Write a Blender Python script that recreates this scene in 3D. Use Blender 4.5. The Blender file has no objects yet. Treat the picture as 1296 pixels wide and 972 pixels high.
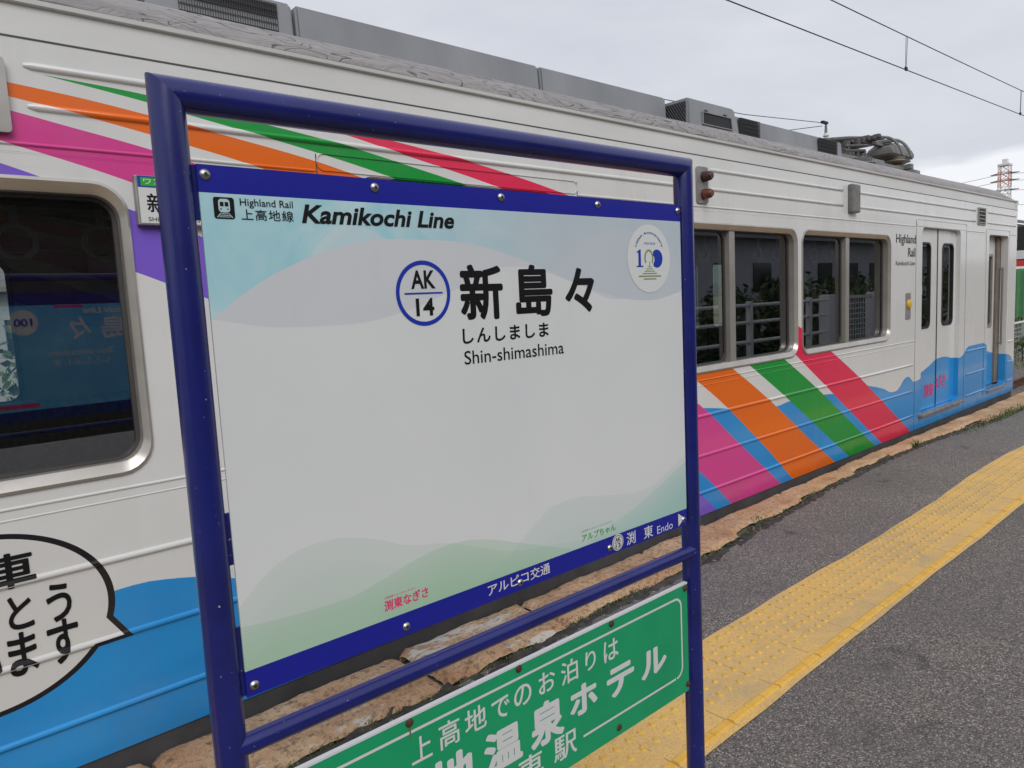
import bpy, bmesh, math, random
from mathutils import Vector, Matrix
import mathutils.geometry
random.seed(7)
R = math.radians
SC = bpy.context.scene
COL = SC.collection
# ------------------------------------------------------------------ camera
F_PX, YAW, PITCH, ROLL, EYE = 902.0, R(41.2), R(-6.36), R(-2.853), 1.4
fw = Vector((math.sin(YAW)*math.cos(PITCH), math.cos(YAW)*math.cos(PITCH), math.sin(PITCH)))
rt = Vector((math.cos(YAW), -math.sin(YAW), 0)); up = rt.cross(fw)
rt2 = math.cos(ROLL)*rt + math.sin(ROLL)*up; up2 = -math.sin(ROLL)*rt + math.cos(ROLL)*up
cd = bpy.data.cameras.new('camera'); cam = bpy.data.objects.new('camera', cd); COL.objects.link(cam)
cam.matrix_world = Matrix(((rt2.x, up2.x, -fw.x, 0), (rt2.y, up2.y, -fw.y, 0), (rt2.z, up2.z, -fw.z, EYE), (0, 0, 0, 1)))
cd.sensor_width = 36; cd.lens = F_PX/1296*36; cd.clip_start = 0.02; cd.clip_end = 3000
SC.camera = cam
# ------------------------------------------------------------------ sky, sun, exposure
SUN_EL, SUN_AZ = R(40), R(205)          # azimuth clockwise from +Y: behind the camera, to its left
W = bpy.data.worlds.new('World'); SC.world = W; W.use_nodes = True
wt = W.node_tree; wn = wt.nodes; wl = wt.links; wn.clear()
wo = wn.new('ShaderNodeOutputWorld'); bg = wn.new('ShaderNodeBackground'); bg.inputs['Strength'].default_value = 0.1
sky = wn.new('ShaderNodeTexSky'); sky.sky_type = 'NISHITA'; sky.sun_disc = False
sky.sun_elevation = SUN_EL; sky.sun_rotation = SUN_AZ
tc = wn.new('ShaderNodeTexCoord'); mp = wn.new('ShaderNodeMapping'); mp.inputs['Scale'].default_value = (1.3, 1.3, 5.0)
nz = wn.new('ShaderNodeTexNoise'); nz.inputs['Scale'].default_value = 2.2; nz.inputs['Detail'].default_value = 7; nz.inputs['Roughness'].default_value = .55
nz.inputs['Distortion'].default_value = .4
cr = wn.new('ShaderNodeValToRGB'); cr.color_ramp.elements[0].position = .3; cr.color_ramp.elements[0].color = (5.15, 5.35, 5.9, 1)
cr.color_ramp.elements[1].position = .72; cr.color_ramp.elements[1].color = (6.15, 6.3, 6.75, 1)
# bright break in the cloud low on the horizon, far end of the line
sx = wn.new('ShaderNodeSeparateXYZ')
n2 = wn.new('ShaderNodeTexNoise'); n2.inputs['Scale'].default_value = 5; n2.inputs['Detail'].default_value = 5
m1 = wn.new('ShaderNodeMath'); m1.operation = 'MULTIPLY_ADD'; m1.inputs[1].default_value = .07; m1.inputs[2].default_value = -.035
m2 = wn.new('ShaderNodeMath'); m2.operation = 'ADD'
mr = wn.new('ShaderNodeMapRange'); mr.inputs['From Min'].default_value = .128; mr.inputs['From Max'].default_value = .142; mr.inputs['To Min'].default_value = 1; mr.inputs['To Max'].default_value = 0
mxb = wn.new('ShaderNodeMix'); mxb.data_type = 'RGBA'; mxb.inputs['B'].default_value = (7.6, 7.7, 8.0, 1)
mx = wn.new('ShaderNodeMix'); mx.data_type = 'RGBA'; mx.inputs['Factor'].default_value = .95
wl.new(tc.outputs['Generated'], mp.inputs['Vector']); wl.new(mp.outputs['Vector'], nz.inputs['Vector']); wl.new(nz.outputs['Fac'], cr.inputs['Fac'])
wl.new(tc.outputs['Generated'], sx.inputs[0]); wl.new(mp.outputs['Vector'], n2.inputs['Vector']); wl.new(n2.outputs['Fac'], m1.inputs[0])
wl.new(sx.outputs['Z'], m2.inputs[0]); wl.new(m1.outputs[0], m2.inputs[1]); wl.new(m2.outputs[0], mr.inputs['Value'])
mr.clamp = True
wl.new(mr.outputs[0], mxb.inputs['Factor']); wl.new(cr.outputs['Color'], mxb.inputs['A'])
wl.new(sky.outputs['Color'], mx.inputs['A']); wl.new(mxb.outputs['Result'], mx.inputs['B'])
wl.new(mx.outputs['Result'], bg.inputs['Color']); wl.new(bg.outputs[0], wo.inputs['Surface'])
sd = bpy.data.lights.new('sun', 'SUN'); sd.energy = 1.5; sd.angle = R(40); sd.color = (1, .97, .93)
so = bpy.data.objects.new('sun', sd); COL.objects.link(so)
sv = Vector((math.sin(SUN_AZ)*math.cos(SUN_EL), math.cos(SUN_AZ)*math.cos(SUN_EL), math.sin(SUN_EL)))
so.rotation_euler = sv.to_track_quat('Z', 'Y').to_euler(); so.location = sv*50
vs = SC.view_settings; vs.view_transform = 'Standard'; vs.look = 'None'; vs.exposure = 0.30; vs.gamma = 1; vs.use_curve_mapping = False
SC.cycles.max_bounces = 10; SC.cycles.transparent_max_bounces = 16

# ================================================================== helpers
OFF = {}
def root_of(o):
    while o.parent: o = o.parent
    return o
def ob(name, bm, mats, parent=None, smooth=False, kind=None, recalc=True, angle=35):
    """link a bmesh (scene or thing coordinates) as one mesh object"""
    if recalc: bmesh.ops.recalc_face_normals(bm, faces=bm.faces)
    me = bpy.data.meshes.new(name)
    if parent is not None:
        off = OFF.get(root_of(parent).name)
        if off: bmesh.ops.translate(bm, verts=bm.verts, vec=-Vector(off))
    bm.to_mesh(me); bm.free()
    if not isinstance(mats, (list, tuple)): mats = [mats]
    for m in mats: me.materials.append(m)
    if smooth:
        for p in me.polygons: p.use_smooth = True
        try: me.set_sharp_from_angle(angle=R(angle))
        except Exception: pass
    o = bpy.data.objects.new(name, me); COL.objects.link(o)
    if parent is not None: o.parent = parent
    if kind: o['kind'] = kind
    return o
def tag(o, label, cat, group=None):
    o['label'] = label; o['category'] = cat
    if group: o['group'] = group
    return o
def thing(name, label, cat, loc, rz=0, group=None, off=None):
    o = bpy.data.objects.new(name, None); COL.objects.link(o); o.empty_display_size = .2
    o.location = loc; o.rotation_euler = (0, 0, rz)
    OFF[o.name] = Vector(off if off is not None else loc)
    return tag(o, label, cat, group)
def B(): return bmesh.new()
def box(bm, x0, x1, y0, y1, z0, z1, bev=0, mi=0):
    r = bmesh.ops.create_cube(bm, size=1)
    vs_ = r['verts']
    for v in vs_:
        v.co = Vector(((x0+x1)/2+v.co.x*(x1-x0), (y0+y1)/2+v.co.y*(y1-y0), (z0+z1)/2+v.co.z*(z1-z0)))
    fs = {f for v in vs_ for f in v.link_faces}
    for f in fs: f.material_index = mi
    if bev:
        es = {e for v in vs_ for e in v.link_edges}
        bmesh.ops.bevel(bm, geom=list(es), offset=bev, segments=2, affect='EDGES', profile=.5)
    return vs_
def tube(bm, pts, r, seg=10, cap=True, rs=None):
    pts = [Vector(p) for p in pts]; rings = []
    prev = None
    for i, p in enumerate(pts):
        if i == 0: t = pts[1]-pts[0]
        elif i == len(pts)-1: t = pts[-1]-pts[-2]
        else: t = (pts[i+1]-p).normalized()+(p-pts[i-1]).normalized()
        t.normalize()
        if prev is None:
            a = Vector((0, 0, 1)) if abs(t.z) < .9 else Vector((1, 0, 0))
            n = t.cross(a).normalized()
        else:
            n = (prev-t*prev.dot(t)).normalized()
        prev = n; b = t.cross(n); rr = rs[i] if rs else r
        rings.append([bm.verts.new(p+n*math.cos(2*math.pi*k/seg)*rr+b*math.sin(2*math.pi*k/seg)*rr) for k in range(seg)])
    for a, b in zip(rings, rings[1:]):
        for k in range(seg): bm.faces.new((a[k], a[(k+1) % seg], b[(k+1) % seg], b[k]))
    if cap:
        bm.faces.new(rings[0][::-1]); bm.faces.new(rings[-1])
def lathe(bm, prof, c, axis='z', seg=16):
    """prof = [(r, h)], swept round an axis through c"""
    rings = []
    for r, h in prof:
        ring = []
        for k in range(seg):
            a = 2*math.pi*k/seg; p, q = r*math.cos(a), r*math.sin(a)
            d = {'z': (p, q, h), 'y': (p, h, q), 'x': (h, p, q)}[axis]
            ring.append(bm.verts.new(Vector(c)+Vector(d)))
        rings.append(ring)
    for a, b in zip(rings, rings[1:]):
        for k in range(seg): bm.faces.new((a[k], a[(k+1) % seg], b[(k+1) % seg], b[k]))
    bm.faces.new(rings[0]); bm.faces.new(rings[-1])
def torus(bm, c, R_, r, axis='x', n=20, m=8):
    g = []
    for i in range(n):
        a = 2*math.pi*i/n; ring = []
        for j in range(m):
            b = 2*math.pi*j/m; rr = R_+r*math.cos(b); p, q, s = rr*math.cos(a), rr*math.sin(a), r*math.sin(b)
            d = {'x': (s, p, q), 'y': (p, s, q), 'z': (p, q, s)}[axis]
            ring.append(bm.verts.new(Vector(c)+Vector(d)))
        g.append(ring)
    for i in range(n):
        for j in range(m): bm.faces.new((g[i][j], g[(i+1) % n][j], g[(i+1) % n][(j+1) % m], g[i][(j+1) % m]))
def rrect(x0, x1, z0, z1, r, n=7):
    out = []
    for cx, cz, a0 in ((x1-r, z1-r, 0), (x0+r, z1-r, 90), (x0+r, z0+r, 180), (x1-r, z0+r, 270)):
        for k in range(n): a = R(a0+90*k/(n-1)); out.append((cx+r*math.cos(a), cz+r*math.sin(a)))
    return out
def circ(cx, cz, r, n=40, rz=None): return [(cx+r*math.cos(2*math.pi*k/n), cz+(rz or r)*math.sin(2*math.pi*k/n)) for k in range(n)]
def plate(bm, loops, y0, y1, mi=0):
    """flat plate in the xz plane: first loop outline, others holes; from y0 (near) to y1 (far)"""
    cu = bpy.data.curves.new('p', 'CURVE'); cu.dimensions = '2D'; cu.fill_mode = 'BOTH' if y1 != y0 else 'BOTH'; cu.extrude = abs(y1-y0)/2
    for lp in loops:
        s = cu.splines.new('POLY'); s.points.add(len(lp)-1); s.use_cyclic_u = True
        for p, q in zip(s.points, lp): p.co = (q[0], q[1], 0, 1)
    o = bpy.data.objects.new('p', cu); COL.objects.link(o)
    dg = bpy.context.evaluated_depsgraph_get(); me = bpy.data.meshes.new_from_object(o.evaluated_get(dg))
    yc = (y0+y1)/2
    vs_ = [bm.verts.new((v.co.x, yc+v.co.z, v.co.y)) for v in me.vertices]
    for p in me.polygons:
        try: f = bm.faces.new([vs_[i] for i in reversed(p.vertices)]); f.material_index = mi
        except ValueError: pass
    bmesh.ops.remove_doubles(bm, verts=vs_, dist=1e-5)
    bpy.data.objects.remove(o); bpy.data.curves.remove(cu); bpy.data.meshes.remove(me)
def sheet(bm, pts, y, mi=0):
    f = bm.faces.new([bm.verts.new((p[0], y, p[1])) for p in pts]); f.material_index = mi; return f
def ringplate(bm, a, b, y, mi=0):
    """flat ring between two loops of equal length"""
    va = [bm.verts.new((p[0], y, p[1])) for p in a]; vb = [bm.verts.new((p[0], y, p[1])) for p in b]
    n = len(a)
    for k in range(n):
        f = bm.faces.new((va[k], va[(k+1) % n], vb[(k+1) % n], vb[k])); f.material_index = mi
def frame_ring(bm, a, b, y0, y1):
    n = len(a)
    V = [[bm.verts.new((p[0], y, p[1])) for p in lp] for lp, y in ((a, y0), (b, y0), (b, y1), (a, y1))]
    for i in range(4):
        P, Q = V[i], V[(i+1) % 4]
        for k in range(n): bm.faces.new((P[k], P[(k+1) % n], Q[(k+1) % n], Q[k]))
_tc = {}
def glyphs(s, bold=0., shear=0., res=4, space=1.):
    key = (s, bold, shear, res, space)
    if key not in _tc:
        cu = bpy.data.curves.new('t', 'FONT'); cu.body = s; cu.size = 1; cu.offset = bold; cu.shear = shear; cu.resolution_u = res; cu.space_character = space
        o = bpy.data.objects.new('t', cu); COL.objects.link(o)
        dg = bpy.context.evaluated_depsgraph_get(); me = bpy.data.meshes.new_from_object(o.evaluated_get(dg))
        vs_ = [tuple(v.co[:2]) for v in me.vertices]; fs = [tuple(p.vertices) for p in me.polygons]
        bpy.data.objects.remove(o); bpy.data.curves.remove(cu); bpy.data.meshes.remove(me)
        _tc[key] = (vs_, fs)
    return _tc[key]
def text(bm, s, x0, x1, z0, z1, y, bold=0., shear=0., mi=0, mirror=False, fn=None, space=1.):
    """letters fitted to a rectangle in the xz plane, read from -y (or from +y when mirror)"""
    cjk = any(ord(ch) > 0x2000 for ch in s)
    if cjk and bold > .004:                      # heavy strokes: the same glyph stacked round a small circle
        rad = bold; n8 = 8 if bold < .03 else 12
        for k in range(n8+1):
            o_ = (0, 0) if k == n8 else (rad*math.cos(2*math.pi*k/n8), rad*math.sin(2*math.pi*k/n8))
            _lay(bm, s, x0, x1, z0, z1, y+(2e-5*k)*(-1 if mirror else 1), 0, shear, mi, mirror, fn, space, rad, o_)
    else: _lay(bm, s, x0, x1, z0, z1, y, bold, shear, mi, mirror, fn, space)
def _lay(bm, s, x0, x1, z0, z1, y, bold, shear, mi, mirror, fn, space, rad=0, o_=(0, 0)):
    vs_, fs = glyphs(s, bold, shear, 4, space)
    if not vs_: return
    ax = min(v[0] for v in vs_)-rad; bx = max(v[0] for v in vs_)+rad; ay = min(v[1] for v in vs_)-rad; by = max(v[1] for v in vs_)+rad
    vs_ = [(v[0]+o_[0], v[1]+o_[1]) for v in vs_]
    new = []
    for vx, vy in vs_:
        p = (vx-ax)/(bx-ax); q = (vy-ay)/max(by-ay, 1e-6)
        if mirror: p = 1-p
        x, z = x0+p*(x1-x0), z0+q*(z1-z0)
        if fn: x, z = fn(p, q)
        new.append(bm.verts.new((x, y, z)))
    for f in fs:
        idx = list(f)
        if len(set(idx)) < 3: continue
        try: fc = bm.faces.new([new[i] for i in (reversed(idx) if mirror else idx)]); fc.material_index = mi
        except ValueError: pass

# ------------------------------------------------------------------ material helpers
class E:
    """a float socket with arithmetic, for building shader maths"""
    def __init__(s, t, k): s.t, s.k = t, k
    def _m(s, op, *a, clamp=False):
        n = s.t.nodes.new('ShaderNodeMath'); n.operation = op; n.use_clamp = clamp
        for i, v in enumerate((s,)+a):
            if isinstance(v, E): s.t.links.new(v.k, n.inputs[i])
            else: n.inputs[i].default_value = v
        return E(s.t, n.outputs[0])
    def __add__(s, o): return s._m('ADD', o)
    def __sub__(s, o): return s._m('SUBTRACT', o)
    def __mul__(s, o): return s._m('MULTIPLY', o)
    def __truediv__(s, o): return s._m('DIVIDE', o)
    __radd__ = __add__; __rmul__ = __mul__
    def lt(s, o): return s._m('LESS_THAN', o)
    def gt(s, o): return s._m('GREATER_THAN', o)
    def sqrt(s): return s._m('SQRT')
    def abs(s): return s._m('ABSOLUTE')
    def mn(s, o): return s._m('MINIMUM', o)
    def mx(s, o): return s._m('MAXIMUM', o)
    def inv(s): return (s*-1)+1
    def rng(s, a, b, c=0., d=1.):
        n = s.t.nodes.new('ShaderNodeMapRange'); s.t.links.new(s.k, n.inputs['Value'])
        for nm, v in (('From Min', a), ('From Max', b), ('To Min', c), ('To Max', d)): n.inputs[nm].default_value = v
        return E(s.t, n.outputs[0])
    def curve(s, pts, x0, x1, zmax):
        n = s.t.nodes.new('ShaderNodeFloatCurve'); c = n.mapping.curves[0]
        P = [((x-x0)/(x1-x0), z/zmax) for x, z in pts]
        while len(c.points) < len(P): c.points.new(.5, .5)
        for p, q in zip(c.points, P): p.location = q; p.handle_type = 'AUTO_CLAMPED'
        n.mapping.use_clip = False; n.mapping.update()
        s.t.links.new(s.rng(x0, x1).k, n.inputs['Value'])
        return E(s.t, n.outputs[0])*zmax
def mat(name, col=(.8, .8, .8), rough=.5, metal=0., spec=.5, coat=0.):
    m = bpy.data.materials.new(name); m.use_nodes = True
    p = m.node_tree.nodes['Principled BSDF']
    p.inputs['Base Color'].default_value = (*col, 1); p.inputs['Roughness'].default_value = rough; p.inputs['Metallic'].default_value = metal
    p.inputs['Specular IOR Level'].default_value = spec; p.inputs['Coat Weight'].default_value = coat; p.inputs['Coat Roughness'].default_value = .08
    return m
def P_(m): return m.node_tree.nodes['Principled BSDF']
def coords(m, off=(0, 0, 0)):
    t = m.node_tree; c = t.nodes.new('ShaderNodeTexCoord'); a = t.nodes.new('ShaderNodeVectorMath'); a.operation = 'ADD'; a.inputs[1].default_value = off
    t.links.new(c.outputs['Object'], a.inputs[0]); s = t.nodes.new('ShaderNodeSeparateXYZ'); t.links.new(a.outputs[0], s.inputs[0])
    return a.outputs[0], E(t, s.outputs[0]), E(t, s.outputs[1]), E(t, s.outputs[2])
def noise(m, vec, scale, detail=4, rough=.5, dist=0., sc=None):
    t = m.node_tree; n = t.nodes.new('ShaderNodeTexNoise'); n.inputs['Scale'].default_value = scale; n.inputs['Detail'].default_value = detail
    n.inputs['Roughness'].default_value = rough; n.inputs['Distortion'].default_value = dist
    if sc:
        mp_ = t.nodes.new('ShaderNodeMapping'); mp_.inputs['Scale'].default_value = sc; t.links.new(vec, mp_.inputs['Vector']); vec = mp_.outputs[0]
    t.links.new(vec, n.inputs['Vector']); return E(t, n.outputs['Fac'])
def voro(m, vec, scale, out='Distance', feature='F1'):
    t = m.node_tree; n = t.nodes.new('ShaderNodeTexVoronoi'); n.inputs['Scale'].default_value = scale; n.feature = feature
    t.links.new(vec, n.inputs['Vector']); return n.outputs[out]
def mixc(m, f, a, b):
    t = m.node_tree; n = t.nodes.new('ShaderNodeMix'); n.data_type = 'RGBA'
    if isinstance(f, E): t.links.new(f.k, n.inputs['Factor'])
    else: n.inputs['Factor'].default_value = f
    for nm, v in (('A', a), ('B', b)):
        if isinstance(v, tuple): n.inputs[nm].default_value = (*v[:3], 1)
        else: t.links.new(v, n.inputs[nm])
    return n.outputs['Result']
def ramp(m, f, stops):
    t = m.node_tree; n = t.nodes.new('ShaderNodeValToRGB'); e = n.color_ramp.elements
    while len(e) < len(stops): e.new(.5)
    for x, (p, c) in zip(e, stops): x.position = p; x.color = (*c, 1)
    t.links.new(f.k if isinstance(f, E) else f, n.inputs['Fac']); return n.outputs['Color']
def setc(m, sock): m.node_tree.links.new(sock, P_(m).inputs['Base Color'])
def bump(m, h, strength=.3, dist=.01):
    t = m.node_tree; b = t.nodes.new('ShaderNodeBump'); b.inputs['Strength'].default_value = strength; b.inputs['Distance'].default_value = dist
    t.links.new(h.k if isinstance(h, E) else h, b.inputs['Height']); t.links.new(b.outputs[0], P_(m).inputs['Normal'])
def mottled(name, a, b, scale, rough=.6, bumpy=0., bscale=None, metal=0., lo=.35, hi=.65, sc=None):
    m = mat(name, a, rough, metal); v, x, y, z = coords(m); f = noise(m, v, scale, 6, .6, sc=sc)
    setc(m, ramp(m, f, ((lo, a), (hi, b))))
    if bumpy: bump(m, noise(m, v, bscale or scale*4, 5, .6), bumpy, .01)
    return m
def glass(name, tint, ior=1.5, rough=0.):
    m = bpy.data.materials.new(name); m.use_nodes = True; t = m.node_tree; t.nodes.clear()
    o = t.nodes.new('ShaderNodeOutputMaterial'); tr = t.nodes.new('ShaderNodeBsdfTransparent'); tr.inputs[0].default_value = (*tint, 1)
    g = t.nodes.new('ShaderNodeBsdfGlossy'); g.inputs['Roughness'].default_value = rough; fr = t.nodes.new('ShaderNodeFresnel'); fr.inputs[0].default_value = ior
    mxx = t.nodes.new('ShaderNodeMixShader'); t.links.new(fr.outputs[0], mxx.inputs[0]); t.links.new(tr.outputs[0], mxx.inputs[1]); t.links.new(g.outputs[0], mxx.inputs[2])
    t.links.new(mxx.outputs[0], o.inputs[0]); return m
# ------------------------------------------------------------------ shared materials
M = {}
M['blue_pipe'] = mat('blue_enamel', (.012, .014, .11), .30, 0, .5, .25)
_m = M['blue_pipe']; _v, _, _, _z = coords(_m); _c = ramp(_m, noise(_m, _v, 9, 5, .6), ((.35, (.007, .010, .105)), (.65, (.011, .016, .15))))
_c = mixc(_m, noise(_m, _v, 33, 6, .7, sc=(1, 1, .25)).rng(.62, .8)*.35, _c, (.05, .05, .15))          # chalky runs
_c = mixc(_m, noise(_m, _v, 170, 2, .5).gt(.755), _c, (.33, .32, .33)); setc(_m, _c)                    # chips in the paint
_v, _, _, _ = coords(M['blue_pipe']); bump(M['blue_pipe'], noise(M['blue_pipe'], _v, 60, 3, .5, sc=(1, 1, .3)), .10, .004)
M['steel'] = mat('brushed_steel', (.45, .44, .42), .35, 1)
M['alu'] = mottled('window_aluminium', (.42, .395, .36), (.50, .475, .44), 6, .28, metal=.6)
M['alu_plain'] = mottled('grey_metal_plate', (.25, .245, .235), (.32, .31, .30), 12, .45, metal=.4)
M['black'] = mat('black_ink', (.006, .006, .007), .5, 0, .25)
M['ink_blue'] = mat('blue_ink', (.012, .035, .36), .35)
M['ink_white'] = mat('white_ink', (.62, .63, .63), .4)
M['ink_pink'] = mat('pink_ink', (.72, .03, .16), .4)
M['ink_green'] = mat('green_ink', (.06, .36, .08), .4)
M['ink_olive'] = mat('olive_ink', (.21, .27, .11), .4)
M['gink'] = mat('grey_ink', (.035, .032, .032), .45)
M['pale'] = mat('pale_print', (.60, .61, .60), .4)
M['rubber'] = mat('black_rubber', (.012, .012, .012), .5)
M['dark'] = mottled('dark_underframe', (.050, .047, .048), (.075, .07, .07), 5, .6)
M['glass'] = glass('window_glass', (.86, .90, .87), 3.2)
M['mesh_dark'] = mat('dark_grille', (.03, .03, .033), .6, .3)
M['rust'] = mottled('rusty_bolt', (.03, .016, .010), (.09, .035, .015), 300, .8)

# ================================================================== ground, platform, tracks
UND = lambda x, y: .012*math.sin(x*1.15+.6)*math.exp(-((y-1.9)/1.2)**2)*min(1, max(0, (x-1.5)/3))
m = mottled('ballast_and_soil', (.17, .15, .125), (.30, .27, .23), .35, .95)
v, x, y, z = coords(m); f = noise(m, v, 7, 8, .7); g = noise(m, v, .35, 5, .6)
c1 = ramp(m, f, ((.3, (.09, .08, .07)), (.7, (.34, .31, .27)))); c2 = ramp(m, f, ((.3, (.035, .06, .018)), (.7, (.13, .17, .055))))
setc(m, mixc(m, g.rng(.47, .58), c1, c2)); bump(m, f, .7, .05)
b = B(); s = 900
for i in range(1): b.faces.new([b.verts.new(p) for p in ((-s, -s, -1), (s, -s, -1), (s, s, -1), (-s, s, -1))])
ob('ground', b, m, kind='structure')
# far hills beyond the valley
b = B(); prev = None
for k in range(121):
    a = R(-30+240*k/120); d = 820
    h = 22+30*abs(math.sin(a*3.1+.4))+16*math.sin(a*9+1)+8*math.sin(a*23)
    p = (math.cos(a)*d, math.sin(a)*d); q = (math.cos(a)*(d+60), math.sin(a)*(d+60))
    cur = [b.verts.new((p[0], p[1], -1.5)), b.verts.new((q[0], q[1], max(6, h))), b.verts.new((q[0]*1.06, q[1]*1.06, -1.5))]
    if prev: b.faces.new((prev[0], cur[0], cur[1], prev[1])); b.faces.new((prev[1], cur[1], cur[2], prev[2]))
    prev = cur
ob('hills', b, mottled('wooded_hills', (.10, .13, .13), (.14, .17, .17), .02, .9), kind='structure')

# platform asphalt
def asphalt(name, tone):
    m = mat(name, (.1, .1, .1), .82); v, x, y, z = coords(m)
    vc = m.node_tree.nodes.new('ShaderNodeTexVoronoi'); vc.inputs['Scale'].default_value = 220; m.node_tree.links.new(v, vc.inputs['Vector'])
    sp = m.node_tree.nodes.new('ShaderNodeSeparateColor'); m.node_tree.links.new(vc.outputs['Color'], sp.inputs[0]); r1 = E(m.node_tree, sp.outputs[0]); r2 = E(m.node_tree, sp.outputs[1])
    st = ramp(m, r1, ((0, (.030*tone, .027*tone, .025*tone)), (.45, (.084*tone, .075*tone, .070*tone)), (.8, (.125*tone, .112*tone, .104*tone)), (1, (.30*tone, .27*tone, .245*tone))))
    warm = mixc(m, r2.gt(.93)*.6, st, (.26, .19, .13))
    big = noise(m, v, 1.6, 5, .6); fine = noise(m, v, 60, 4, .7)
    a = mixc(m, big.rng(.35, .7)*.45, warm, (.065*tone, .06*tone, .06*tone))
    a = mixc(m, noise(m, v, 5, 6, .65, .5).rng(.60, .72)*.45, a, (.21, .19, .165))
    a = mixc(m, noise(m, v, 3.1, 5, .6, 1.).rng(.63, .75)*.7, a, (.032, .030, .030))
    setc(m, a); dd = E(m.node_tree, vc.outputs['Distance'])
    bump(m, dd*-1.2+fine*.8, .55, .004); return m
M['asphalt'] = asphalt('asphalt', 1.46)
M['asphalt_edge'] = asphalt('asphalt_edge', 1.66)
def strip_sheet(bm, x0, x1, dx, yfun0, yfun1, ny, z, zf=None):
    n = int((x1-x0)/dx); prev = None
    for i in range(n+1):
        x = x0+(x1-x0)*i/n; a, c = yfun0(x), yfun1(x); cur = []
        for j in range(ny+1):
            yy = a+(c-a)*j/ny; cur.append(bm.verts.new((x, yy, z+UND(x, yy)+(zf(x, yy) if zf else 0))))
        if prev:
            for j in range(ny): bm.faces.new((prev[j], cur[j], cur[j+1], prev[j+1]))
        prev = cur
def wob(x, s, a): return a*(math.sin(x*2.1+s)+.6*math.sin(x*5.3+2*s)+.35*math.sin(x*13.7+3*s))
YL0 = lambda x: 1.182+wob(x, .3, .004)
YL1 = lambda x: 1.604+wob(x, 1.7, .006)+.02*math.exp(-((x-6.3)/.7)**2)
b = B(); strip_sheet(b, -14, 45, .25, lambda x: -2.6, lambda x: YL0(x)+.02, 3, 0)
# body of the platform below it
box(b, -14, 45, -2.6, 2.40, -1.05, -.03)
ob('platform', b, M['asphalt'], kind='structure')
FRX = [(-6, 2.09), (1.5, 2.10), (2.3, 2.13), (3.2, 2.155), (3.8, 2.22), (4.4, 2.27), (5.0, 2.30), (6.4, 2.315), (7.2, 2.275), (7.8, 2.25), (8.5, 2.18), (9.5, 2.165), (60, 2.15)]
def FR(x):
    for (a, p), (c_, q) in zip(FRX, FRX[1:]):
        if x <= c_: return p+(q-p)*max(0, (x-a))/(c_-a)
    return 2.15
b = B(); strip_sheet(b, -14, 45, .1, lambda x: YL1(x)-.02, lambda x: FR(x)-.035+wob(x*2.3, .9, .012)+random.uniform(-.006, .006), 12, 0, lambda x, y: -.010*max(0, 1-(FR(x)-y)/.12)-.004*random.random()*(y > FR(x)-.12))
PE = ob('platform_edge', b, M['asphalt_edge'], kind='structure')

# yellow tactile strip
m = mat('yellow_tactile_paint', (.62, .40, .07), .75); v, x, y, z = coords(m)
f = noise(m, v, 140, 5, .75); g = noise(m, v, 4, 5, .6)
c = ramp(m, f, ((.30, (.38, .26, .12)), (.46, (.68, .43, .135)), (.75, (.78, .53, .20))))
c = mixc(m, g.rng(.48, .72)*.5, c, (.50, .375, .19)); c = mixc(m, noise(m, v, 45, 6, .8).rng(.60, .68)*.55, c, (.20, .15, .085))
jx = ((x+2.0)/.3035)._m('FRACT'); jl = (jx.lt(.012)+jx.gt(.995)).mn(1.0)*noise(m, v, 12, 3, .6).gt(.45)
c = mixc(m, jl*.6, c, (.17, .12, .06)); dirt = noise(m, v, 2.2, 7, .75, .8)
c = mixc(m, dirt.rng(.47, .70)*.7, c, (.36, .30, .20)); c = mixc(m, noise(m, v, 17, 7, .8, .5).rng(.60, .74)*.6, c, (.25, .20, .13))
setc(m, c); bump(m, f, .6, .005); M['yellow'] = m
b = B(); strip_sheet(b, -6, 45, .1, YL0, YL1, 8, .004)
for i in range(int((30+1)/.0612)):                    # truncated domes, five rows
    px = -.2+i*.0612
    if px > 22: break
    for j in range(5):
        py = 1.332+.0595*j; seg = 10 if px < 5 else 6; zz = .004+UND(px, py); jx, jy = random.uniform(-.002, .002), random.uniform(-.002, .002)
        hh = .0062*random.uniform(.6, 1.05)
        r1 = [b.verts.new((px+jx+.0125*math.cos(2*math.pi*k/seg), py+jy+.0125*math.sin(2*math.pi*k/seg), zz-.0005)) for k in range(seg)]
        r2 = [b.verts.new((px+jx+.0085*math.cos(2*math.pi*k/seg), py+jy+.0085*math.sin(2*math.pi*k/seg), zz+hh)) for k in range(seg)]
        for k in range(seg): b.faces.new((r1[k], r1[(k+1) % seg], r2[(k+1) % seg], r2[k])).material_index = 1
        b.faces.new(r2).material_index = 1
for i in range(int(45/.305)):                          # raised inner line, one bar per block
    px = -2.0+i*.3035
    n = 6
    for q in range(3):
        xa, xb = px+.004+q*.0985, px+.004+(q+1)*.0985-.0015
        zz = .004+UND(px, 1.22)
        v8 = [(xa, 1.205, zz), (xb, 1.205, zz), (xb, 1.235, zz), (xa, 1.235, zz), (xa+.001, 1.2085, zz+.0055), (xb-.001, 1.2085, zz+.0055), (xb-.001, 1.2315, zz+.0055), (xa+.001, 1.2315, zz+.0055)]
        vv = [b.verts.new(p) for p in v8]
        for fc in ((4, 5, 6, 7), (0, 1, 5, 4), (1, 2, 6, 5), (2, 3, 7, 6), (3, 0, 4, 7)): b.faces.new([vv[k] for k in fc]).material_index = 2
mb = mottled('yellow_dome_paint', (.60, .36, .06), (.72, .47, .11), 60, .7, .3, 200)
ml = mottled('yellow_line_paint', (.66, .37, .045), (.76, .46, .085), 25, .6, .2, 200)
ob('tactile_paving', b, [M['yellow'], mb, ml], kind='structure')

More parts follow.
